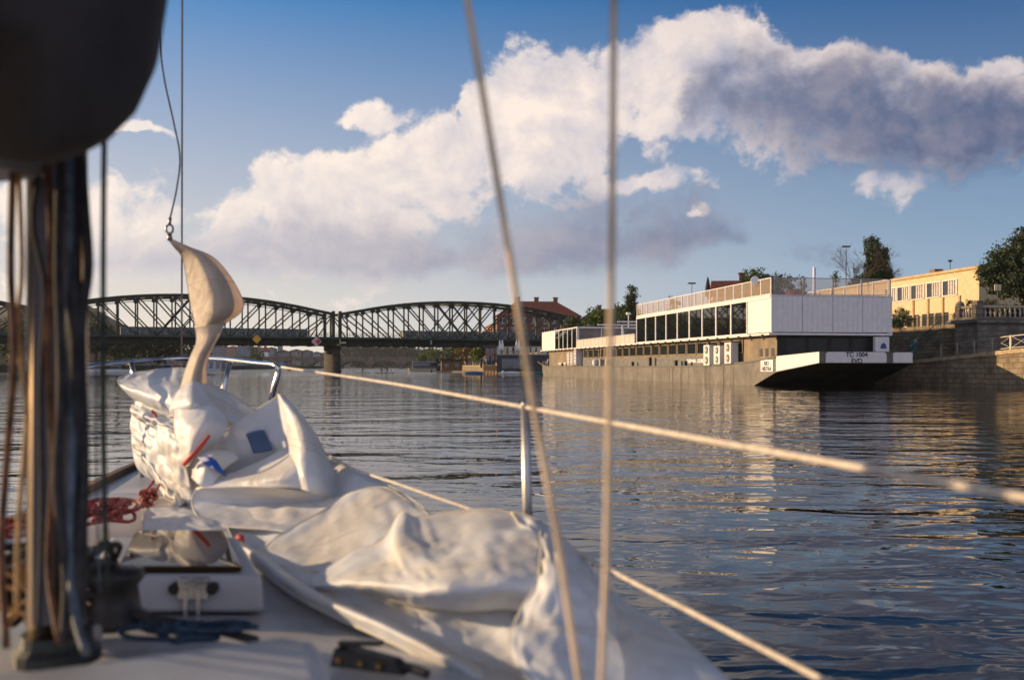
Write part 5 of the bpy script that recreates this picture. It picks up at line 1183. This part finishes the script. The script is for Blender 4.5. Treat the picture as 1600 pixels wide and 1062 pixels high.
coil('tangled_ropes', 'ochre rope tails tangled among the dark ones at the mast foot', hx(45, 985, 1.16), .12, .07, 7, .0055, M_or, 15, h=.15)
for k, (a, b, lab) in enumerate([((130, 880, 1.14), (200, 840, 1.16), 'dark track lying on deck left of the hatch')]):
    pass
# ------------------------------------------------------------------ the lowered foresail
M_sail = M('sailcloth', (.85, .88, .93), .5, var=.03, scale=5, bump=.0008, bscale=40, trans=.36, col2=(.84, .82, .79), c2scale=3)
def crinkle(m):
    t = m.node_tree; b = t.nodes['Principled BSDF']; tc = nd(t, 'ShaderNodeTexCoord')
    n = nd(t, 'ShaderNodeTexNoise'); n.inputs['Scale'].default_value = 5; t.links.new(tc.outputs['Object'], n.inputs['Vector'])
    w = nd(t, 'ShaderNodeVectorMath', operation='MULTIPLY_ADD'); w.inputs[1].default_value = (.12, .12, .12); t.links.new(n.outputs['Color'], w.inputs[0]); t.links.new(tc.outputs['Object'], w.inputs[2])
    h = None
    for sc, am in ((9, 1.0), (21, .4)):
        v = nd(t, 'ShaderNodeTexVoronoi'); v.inputs['Scale'].default_value = sc; t.links.new(w.outputs[0], v.inputs['Vector'])
        x = mth(t, 'MULTIPLY', v.outputs['Distance'], am); h = x if h is None else mth(t, 'ADD', h, x)
    bp = nd(t, 'ShaderNodeBump'); bp.inputs['Strength'].default_value = .8; bp.inputs['Distance'].default_value = .0075; t.links.new(h, bp.inputs['Height'])
    old = [l for l in t.links if l.to_node == b and l.to_socket.name == 'Normal']
    if old: t.links.new(old[0].from_socket, bp.inputs['Normal'])
    t.links.new(bp.outputs[0], b.inputs['Normal'])
    for q in t.nodes:
        if q.type == 'BSDF_TRANSLUCENT': t.links.new(bp.outputs[0], q.inputs['Normal'])
crinkle(M_sail)
sail = thing('lowered_foresail', 'crumpled white foresail heaped over the foredeck and lifeline, its head hanging from the halyard', 'sail', (-1.0, 3.2, 1.12))
def hsh(i, j, sd):
    return random.Random((i*73856093) ^ (j*19349663) ^ (int(sd*100)*83492791)).random()
HC_ = {}
def hv(i, j, sd):
    k = (i, j, sd)
    if k not in HC_: HC_[k] = hsh(i, j, sd)
    return HC_[k]
def facet(x, y, sd):
    """piecewise planar noise: random heights on a triangle lattice, joined by straight creases"""
    f = (x+y)*.3660254; i, j = math.floor(x+f), math.floor(y+f); u, v = x+f-i, y+f-j
    a, d = hv(i, j, sd), hv(i+1, j+1, sd)
    if u > v: b = hv(i+1, j, sd); return a + (b-a)*u + (d-b)*v
    b = hv(i, j+1, sd); return a + (b-a)*v + (d-b)*u
def wr(p, amp, sc, seed):
    th = hv(1, 2, seed)*math.pi; c_, s_ = math.cos(th), math.sin(th)
    q = p*sc; o = Vector((seed, seed*1.7, seed*.3))
    wx, wy = MN.noise(q*.45+o)*.7, MN.noise(q*.45+o+Vector((7,3,1)))*.7
    X = q.x + wx; Y = q.z*.9 - q.y*.6 + wy
    x, y = X*c_+Y*s_, Y*c_-X*s_
    h = facet(x*.6, y*1.8, seed) + .30*facet(x*1.9+3.1, y*3.2+wx, seed+.3) + .07*facet(x*6.5, y*7.5, seed+.7) + .05*MN.noise(q*6)
    return amp*1.25*(h - .68)
import numpy as np
def relax(G, Gn, slack, seed, iters=260, pull=.012, lim=.035, fix=.06):
    """grid of cloth points G wants to be longer than the guide surface, so it buckles into real wrinkles"""
    rg = np.random.RandomState(int(seed*7)+3); su, sv = slack*rg.uniform(.5, 1.25), slack*rg.uniform(.5, 1.25)
    X = Gn.copy()
    def cons(di, dj, f):
        A = (slice(None, -di or None), slice(None, -dj or None)) if dj >= 0 else (slice(None, -di or None), slice(-dj, None))
        B = (slice(di, None), slice(dj, None)) if dj >= 0 else (slice(di, None), slice(None, dj))
        return A, B, np.linalg.norm(G[A]-G[B], axis=2, keepdims=True)*f
    st = [cons(0, 1, 1+su), cons(1, 0, 1+sv), cons(1, 1, 1+(su+sv)/2), cons(1, -1, 1+(su+sv)/2)]
    be = [cons(0, 2, (1+su)*.985), cons(2, 0, (1+sv)*.985), cons(0, 4, (1+su)*.955), cons(4, 0, (1+sv)*.955)]
    cnt = np.zeros(G.shape[:2]+(1,))
    for A, B, L in st+be: cnt[A] += 1; cnt[B] += 1
    for it in range(iters):
        D = np.zeros_like(X)
        for A, B, L in st:
            d = X[B]-X[A]; n = np.linalg.norm(d, axis=2, keepdims=True)+1e-9; c = d*((n-L)/n*.5); D[A] += c; D[B] -= c
        for A, B, L in be:
            d = X[B]-X[A]; n = np.linalg.norm(d, axis=2, keepdims=True)+1e-9; c = d*(np.minimum(n-L, 0)/n*.5); D[A] += c; D[B] -= c
        X += D/cnt*1.55
        e = G-X; m = np.linalg.norm(e, axis=2, keepdims=True); X += e*(pull + np.clip(m-lim, 0, 1)/(m+1e-9)*.5)
        X[0] += (G[0]-X[0])*fix; X[-1] += (G[-1]-X[-1])*fix; X[:, 0] += (G[:, 0]-X[:, 0])*fix*.6; X[:, -1] += (G[:, -1]-X[:, -1])*fix*.6
    return X
def patch(rows, amp=.014, sc=6, seed=1, k=14, name='sail_fold', m=None, parent=None, thick=.0016, edge=.35, seams=(), slack=.018, kc=4):
    k = max(k, 12) if name == 'sail_fold' else k
    def grid(src, kk):
        r2 = [catmull(r, kk) for r in src]; c2 = [catmull([r[j] for r in r2], kk) for j in range(len(r2[0]))]
        return [[c2[j][i] for j in range(len(c2))] for i in range(len(c2[0]))]
    src = [[P(*p) for p in r] for r in rows]
    if name == 'sail_fold' and slack:
        g0 = grid(src, kc); G0 = np.array([[tuple(q) for q in row] for row in g0]); rg = np.random.RandomState(int(seed*31))
        nz_ = rg.normal(0, .005, G0.shape); nz_ = (nz_ + np.roll(nz_, 1, 0) + np.roll(nz_, 1, 1) + np.roll(nz_, 2, 1))*.7
        X0 = relax(G0, G0 + nz_, slack, seed, 420, .005, .055, .10)
        g = grid([[Vector(q) for q in row] for row in X0], 3)
    else: g = grid(src, k)
    h = len(g); w = len(g[0]); vs = []; k = 12
    for i in range(h):
        for j in range(w):
            p = g[i][j]; a = g[min(i+1, h-1)][j] - g[max(i-1, 0)][j]; b = g[i][min(j+1, w-1)] - g[i][max(j-1, 0)]
            n_ = b.cross(a)
            n_ = n_.normalized() if n_.length > 1e-9 else Vector((0,-1,0))
            if n_.dot(Vector((0,0,HC)) - p) < 0: n_ = -n_
            e = min(i, h-1-i, j, w-1-j)/(k*.8); f = edge + (1-edge)*min(1, e)
            vs.append(p + n_*wr(p, amp, sc, seed)*f)
    if name in ('sail_fold', 'sail_head') and slack:
        Gd = np.array([[tuple(q) for q in row] for row in g]); Gn = np.array([tuple(v) for v in vs]).reshape(h, w, 3)
        X = relax(Gd, Gd+(Gn-Gd)*.45, .012, seed, 70); vs = [Vector(q) for q in X.reshape(-1, 3)]
    fs = [(i*w+j, i*w+j+1, (i+1)*w+j+1, (i+1)*w+j) for i in range(h-1) for j in range(w-1)]
    o = MB().add(vs, fs).build(name, m or M_sail, parent or sail, smooth=True, local=False)
    if name == 'sail_fold' or name == 'sail_head':
        tv_ = lambda q: q + (Vector((0,0,HC))-q).normalized()*.0008
        bd = [[vs[j] for j in range(0, w, 2)], [vs[(h-1)*w+j] for j in range(0, w, 2)], [vs[i_*w] for i_ in range(0, h, 2)], [vs[i_*w+w-1] for i_ in range(0, h, 2)]]
        for e_ in bd: MB().tube([tv_(q) for q in e_], .0026, 5).build('hem', M('sail_hem', (.82, .78, .68), .7, trans=.3), o, smooth=True, local=False)
    for r_ in seams:
        i_ = int(r_*(h-1)) if r_ < 2 else None
        sp = [vs[i_*w+j] + (Vector((0,0,HC))-vs[i_*w+j]).normalized()*.0015 for j in range(w)]
        MB().tube(sp, .0016, 4).build('seam', M('seam_thread', (.50, .44, .36), .8), o, local=False)
    s = o.modifiers.new('thickness', 'SOLIDIFY'); s.thickness = thick; s.offset = 0
    return o
# --- head hanging from the halyard
M_head = M('sail_head_backlit_tan', (.74, .64, .54), .6, var=.08, scale=6, bump=.001, bscale=30, trans=.45); crinkle(M_head)  # tan base colour imitates the backlit look of the same sailcloth
patch([[(262,373,4.55),(264,372,4.55),(267,373,4.55)], [(272,386,4.56),(285,384,4.53),(296,386,4.56)], [(285,403,4.6),(308,398,4.5),(333,402,4.58)], [(292,437,4.62),(325,428,4.46),(360,432,4.58)],
       [(297,470,4.62),(338,462,4.44),(379,468,4.6)], [(302,495,4.6),(338,492,4.45),(376,488,4.6)], [(307,515,4.56),(326,512,4.5),(347,508,4.56)]], .007, 5, 2, 12, 'sail_head', m=M_head, seams=(.3, .55))
patch([[(305,511,4.53),(328,509,4.48),(351,504,4.54)], [(307,534,4.48),(326,530,4.40),(343,523,4.5)], [(298,556,4.44),(315,552,4.36),(331,545,4.46)], [(289,580,4.42),(307,577,4.34),(322,572,4.44)], [(282,604,4.40),(302,602,4.33),(324,600,4.42)]], .010, 6, 3, 8, 'sail_head', m=M_head, seams=(.5,))
hk = P(265, 362, 4.55)
m = MB(); pts = [hk + Vector((math.cos(a)*.016, 0, math.sin(a)*.02+.012)) for a in [i*math.pi/8 for i in range(17)]]; m.tube(pts, .005, 8); m.cyl(hk+Vector((0,0,-.012)), hk+Vector((.002,0,-.04)), .010, .012, 10); m.cyl(P(266,340,4.55), P(265,352,4.55), .0075, .006, 8)
sh_ = thing('shackle', 'steel snap shackle joining halyard and sail head', 'shackle', hk); m.build('bow', M('dull_steel', (.25,.22,.20), .3, .9), sh_, smooth=True, local=False)
# --- under-layer
patch([[(292,605,5.0),(395,640,4.8),(470,700,4.3),(560,735,3.7),(640,778,3.2),(675,806,2.95)], [(300,690,4.5),(400,730,4.2),(480,770,3.75),(560,800,3.3),(630,835,2.85),(700,860,2.65)],
       [(300,800,3.85),(380,825,3.5),(450,850,3.15),(530,880,2.8),(610,910,2.55),(700,940,2.4)], [(352,850,3.2),(400,880,2.95),(445,920,2.65),(510,955,2.38),(605,995,2.12),(705,1045,1.95)]], .022, 4.5, 5, seams=(.4,), slack=.022)
# --- bow hood
patch([[(187,589,4.9),(213,582,5.05),(248,577,5.1),(285,575,5.0),(312,582,4.85)], [(185,597,4.8),(213,597,4.72),(250,598,4.55),(280,603,4.45),(310,600,4.5)], [(192,607,4.74),(222,615,4.52),(255,622,4.38),(276,626,4.3),(300,615,4.36)],
       [(203,618,4.74),(232,631,4.56),(258,641,4.42),(273,646,4.34),(290,636,4.32)], [(212,626,4.85),(235,636,4.78),(258,646,4.7),(271,650,4.64),(286,645,4.6)]], .012, 5, 6)
patch([[(305,588,4.9),(330,600,4.9),(362,616,4.85),(398,642,4.7)], [(318,612,4.6),(348,628,4.55),(380,646,4.5),(420,662,4.5)], [(335,645,4.35),(362,660,4.3),(398,682,4.2),(445,692,4.2)]], .012, 5, 7, seams=(.5,))
patch([[(288,599,4.42),(300,596,4.32),(314,598,4.36)], [(276,614,4.34),(300,612,4.14),(326,620,4.26)], [(266,635,4.28),(300,632,4.04),(338,638,4.2)], [(262,650,4.34),(300,650,4.14),(350,655,4.26)]], .010, 7, 8)
# --- gathered folds on the left
patch([[(212,625,4.85),(240,638,4.62),(270,648,4.4),(305,652,4.3),(345,652,4.3)], [(206,655,4.78),(236,668,4.40),(266,678,4.2),(300,690,4.15),(335,692,4.2)], [(207,700,4.7),(234,706,4.35),(262,716,4.15),(290,726,4.1),(322,722,4.1)],
       [(216,732,4.66),(241,742,4.36),(265,756,4.12),(292,762,4.0),(322,762,4.0)], [(240,748,4.6),(262,768,4.4),(282,788,4.15),(304,800,3.95),(334,805,3.85)]], .035, 8, 9, slack=.05, kc=5)
def roll(pts, r, seed, sq=.6):
    c = catmull([P(*p) for p in pts], 8); vs = []; fs = []; n = 18; m = len(c)
    for i, p in enumerate(c):
        d = (c[min(i+1, m-1)] - c[max(i-1, 0)]).normalized(); x = d.cross(Vector((0,1,0))).normalized(); y = d.cross(x)
        q = r*(.5+.5*math.sin(math.pi*min(1, max(0, (i/(m-1))*.8+.1))))
        for k in range(n):
            a = 2*math.pi*k/n; pt = p + x*math.cos(a)*q*sq + y*math.sin(a)*q; nn = (x*math.cos(a)+y*math.sin(a)); vs.append(pt + nn*wr(pt, .008, 9, seed))
    for i in range(m-1):
        for k in range(n): fs.append((i*n+k, i*n+(k+1) % n, (i+1)*n+(k+1) % n, (i+1)*n+k))
    fs += [tuple(range(n-1, -1, -1)), tuple(range((m-1)*n, m*n))]
    return MB().add(vs, fs).build('sail_fold', M_sail, sail, smooth=True, local=False)
patch([[(206,633,4.74),(228,640,4.56),(252,650,4.38),(280,656,4.26)], [(204,642,4.68),(226,650,4.42),(250,660,4.26),(278,668,4.16)], [(210,652,4.74),(230,660,4.52),(252,668,4.36),(276,674,4.24)]], .016, 8, 44, slack=.04)
patch([[(206,692,4.66),(226,708,4.48),(246,730,4.32),(268,758,4.16),(290,782,4.02)], [(212,706,4.56),(230,722,4.36),(246,744,4.22),(262,768,4.10),(280,790,3.98)], [(222,722,4.64),(236,738,4.48),(246,756,4.36),(258,776,4.2),(274,796,4.05)]], .018, 8, 45, slack=.04)
patch([[(206,648,4.70),(222,660,4.5),(246,672,4.3)], [(204,668,4.66),(226,684,4.40),(254,694,4.2)], [(212,688,4.62),(236,704,4.34),(262,712,4.16)], [(222,700,4.66),(244,716,4.42),(268,724,4.26)]], .02, 9, 41, slack=.035)
patch([[(246,664,4.26),(262,668,4.14),(280,676,4.08)], [(246,690,4.22),(264,694,4.08),(284,698,4.0)], [(254,716,4.2),(270,722,4.06),(290,728,3.98)], [(268,748,4.12),(280,756,4.02),(298,762,3.96)]], .022, 10, 42, slack=.035)
# --- upright fold
patch([[(272,638,4.2),(300,635,4.08),(330,634,4.05),(347,641,4.1)], [(272,665,4.1),(297,665,3.96),(325,660,3.93),(355,662,4.03)], [(276,692,4.05),(297,695,3.92),(317,688,3.92),(348,680,4.0)], [(285,728,4.0),(295,726,3.92),(305,712,3.95),(328,702,4.0)]], .014, 6, 10)
# --- open pocket with its blue square
patch([[(326,692,4.15),(368,662,4.05),(404,638,4.0),(437,617,3.95)], [(333,706,4.1),(370,690,4.08),(410,668,4.03),(443,648,3.95)], [(343,722,4.15),(376,712,4.1),(415,700,4.06),(447,683,3.95)], [(352,740,4.2),(385,730,4.15),(422,718,4.1),(450,700,3.95)]], .010, 4, 11, slack=.008)
patch([[(384,678,4.045),(398,673,4.03),(412,671,4.01)], [(390,692,4.05),(405,690,4.04),(419,687,4.02)], [(396,708,4.04),(412,706,4.03),(426,703,4.0)]], .002, 4, 11, 5, 'blue_sail_number', M('sail_number_blue', (.07, .13, .24), .7, var=.06), thick=.001)
patch([[(434,616,3.96),(438,617,3.93),(446,620,3.95),(452,626,3.98)], [(440,655,3.88),(455,650,3.76),(474,656,3.74),(490,674,3.86)], [(447,692,3.82),(466,698,3.62),(492,705,3.6),(512,718,3.76)], [(448,728,3.76),(470,738,3.52),(500,748,3.52),(527,764,3.7)], [(450,752,3.74),(475,764,3.5),(500,772,3.5),(526,778,3.66)]], .014, 5, 12, seams=(.45, .52), slack=.010)
patch([[(350,742,3.96),(400,724,3.9),(447,699,3.84),(470,690,3.72)], [(328,750,3.86),(392,746,3.68),(448,735,3.58),(478,730,3.55)], [(308,762,3.82),(380,760,3.66),(440,760,3.55),(480,762,3.52)]], .012, 5, 13, slack=.010)
patch([[(350,700,4.1),(362,704,3.98),(372,716,3.94)], [(318,706,4.0),(336,708,3.88),(352,730,3.86)], [(304,722,3.96),(318,730,3.82),(338,748,3.8)], [(300,745,3.94),(310,755,3.82),(325,764,3.8)]], .010, 7, 14, slack=.01)
patch([[(308,714,3.90),(324,712,3.84),(338,719,3.82)], [(316,722,3.84),(332,725,3.79),(348,734,3.79)], [(324,728,3.81),(338,735,3.77),(354,745,3.78)]], .002, 7, 14, 5, 'blue_stripe', M('stripe_blue', (.02, .10, .42), .6, var=.06), thick=.001)
m = MB(); m.tube(catmull([P(327,680,3.86), P(318,692,3.84), P(306,706,3.82), P(296,716,3.84), P(288,724,3.9)], 5), .010, 6, lambda u: .7+.5*u); m.build('red_strap', M('red_webbing', (.50, .05, .04), .7), sail, smooth=True, local=False)
m = MB(); m.tube([P(238,642,4.42), P(244,650,4.36), P(243,658,4.36)], .007, 6); m.tube([P(372,836,3.18), P(377,843,3.16), P(366,852,3.16), P(362,862,3.14)], .006, 6); m.tube([P(368,842,3.18), P(378,838,3.15), P(380,848,3.15), P(370,848,3.14)], .007, 6); m.build('red_lashing', M('red_webbing', (.5,.05,.04)), sail, smooth=True, local=False)
# --- hollow belly below the pocket
patch([[(306,764,3.84),(368,760,3.68),(440,763,3.56),(528,777,3.6)], [(300,782,3.9),(360,784,3.84),(430,788,3.74),(505,796,3.58)], [(306,802,3.72),(360,806,3.66),(420,810,3.56),(478,816,3.44)], [(328,820,3.52),(370,824,3.42),(420,827,3.32),(458,832,3.22)]], .016, 5, 15, slack=.012)
# --- flap over the hatch
patch([[(252,776,4.2),(285,790,4.02),(320,800,3.86),(352,815,3.6)], [(226,802,3.84),(270,806,3.7),(310,812,3.56),(356,826,3.42)], [(224,824,3.52),(265,828,3.42),(310,833,3.34),(362,840,3.2)], [(223,833,3.44),(265,840,3.33),(310,847,3.24),(366,854,3.1)]], .014, 7, 16)
# --- blue shaded plain behind the bulge
patch([[(440,832,3.15),(500,800,3.25),(545,770,3.4),(600,762,3.35),(650,790,3.1)], [(420,850,3.1),(490,850,3.0),(560,830,2.95),(620,825,2.85),(672,812,2.85)], [(400,870,3.0),(470,890,2.8),(540,890,2.7),(600,880,2.65),(660,870,2.65)]], .020, 5, 17, seams=(.5,))
# --- bolt rope edge strips running aft along the deck
for dx, dy, s_ in ((0, 0, 31),):
    patch([[(352+dx,846+dy,3.16),(360+dx,842+dy,3.1),(370+dx,842+dy,3.18)], [(395+dx,880+dy,2.90),(408+dx,872+dy,2.82),(420+dx,872+dy,2.94)], [(440+dx,918+dy,2.62),(455+dx,908+dy,2.54),(470+dx,908+dy,2.66)], [(505+dx,955+dy,2.36),(522+dx,942+dy,2.28),(540+dx,940+dy,2.42)],
           [(600+dx,998+dy,2.09),(612+dx,982+dy,2.04),(630+dx,978+dy,2.16)], [(700+dx,1050+dy,1.90),(714+dx,1034+dy,1.86),(730+dx,1030+dy,1.96)], [(760+dx,1092+dy,1.8),(775+dx,1082+dy,1.78),(790+dx,1080+dy,1.85)]], .008, 9, s_, 7, slack=.008)
# --- big front bulge
patch([[(484,906,2.62),(550,862,2.70),(598,843,2.72),(627,800,2.80),(652,808,2.74),(700,800,2.74),(770,796,2.66),(842,815,2.5)], [(485,908,2.57),(555,880,2.52),(603,868,2.48),(622,842,2.48),(668,850,2.42),(712,850,2.4),(770,840,2.35),(845,850,2.25)],
       [(487,911,2.52),(560,900,2.38),(608,893,2.32),(642,888,2.26),(682,888,2.18),(722,884,2.16),(780,880,2.12),(842,890,2.08)], [(491,915,2.50),(565,915,2.34),(620,920,2.22),(660,925,2.13),(700,925,2.08),(742,925,2.06),(792,920,2.04),(842,930,2.02)], [(497,920,2.53),(570,928,2.42),(625,940,2.32),(665,948,2.26),(705,953,2.22),(747,953,2.2),(792,950,2.15),(842,960,2.08)]], .020, 5.0, 18, 8, seams=(.5,))
patch([[(500,922,2.55),(570,930,2.44),(625,942,2.36),(665,950,2.3),(705,955,2.28),(747,955,2.26),(802,952,2.2)], [(540,936,2.45),(600,955,2.32),(650,975,2.22),(690,990,2.14),(722,1000,2.12),(762,1000,2.12),(812,1000,2.05)],
       [(600,962,2.28),(640,990,2.14),(680,1020,2.0),(705,1042,1.92),(742,1052,1.9),(782,1052,1.9),(822,1050,1.9)], [(650,986,2.14),(680,1018,1.99),(705,1048,1.87),(722,1074,1.8),(752,1094,1.76),(792,1100,1.75),(832,1100,1.75)]], .014, 5, 19, 8)
patch([[(800,800,2.60),(825,806,2.55),(855,822,2.46),(894,854,2.33),(932,898,2.2)], [(828,850,2.30),(842,852,2.24),(870,864,2.16),(908,890,2.12),(947,928,2.1)], [(838,905,2.06),(850,905,2.00),(876,908,1.97),(917,930,1.97),(957,947,2.05)],
       [(812,957,1.94),(835,965,1.90),(872,972,1.87),(921,977,1.88),(967,990,1.98)], [(796,1010,1.84),(828,1020,1.80),(876,1027,1.78),(931,1032,1.80),(982,1042,1.88)], [(826,1064,1.76),(850,1080,1.73),(890,1090,1.70),(945,1094,1.72),(1002,1102,1.8)]], .022, 6.5, 20, 8, seams=(.62, .66), slack=.028)
patch([[(920,886,2.26),(946,918,2.22),(962,930,2.22),(992,951,2.17)], [(938,930,2.12),(967,945,2.10),(1002,962,2.1),(1044,981,2.1)], [(953,980,2.0),(992,985,1.97),(1034,995,1.98),(1084,1011,2.03)], [(968,1040,1.87),(1012,1040,1.84),(1064,1045,1.87),(1126,1050,1.92)], [(988,1100,1.75),(1042,1100,1.74),(1094,1100,1.78),(1172,1096,1.84)]], .018, 4, 28, 8)
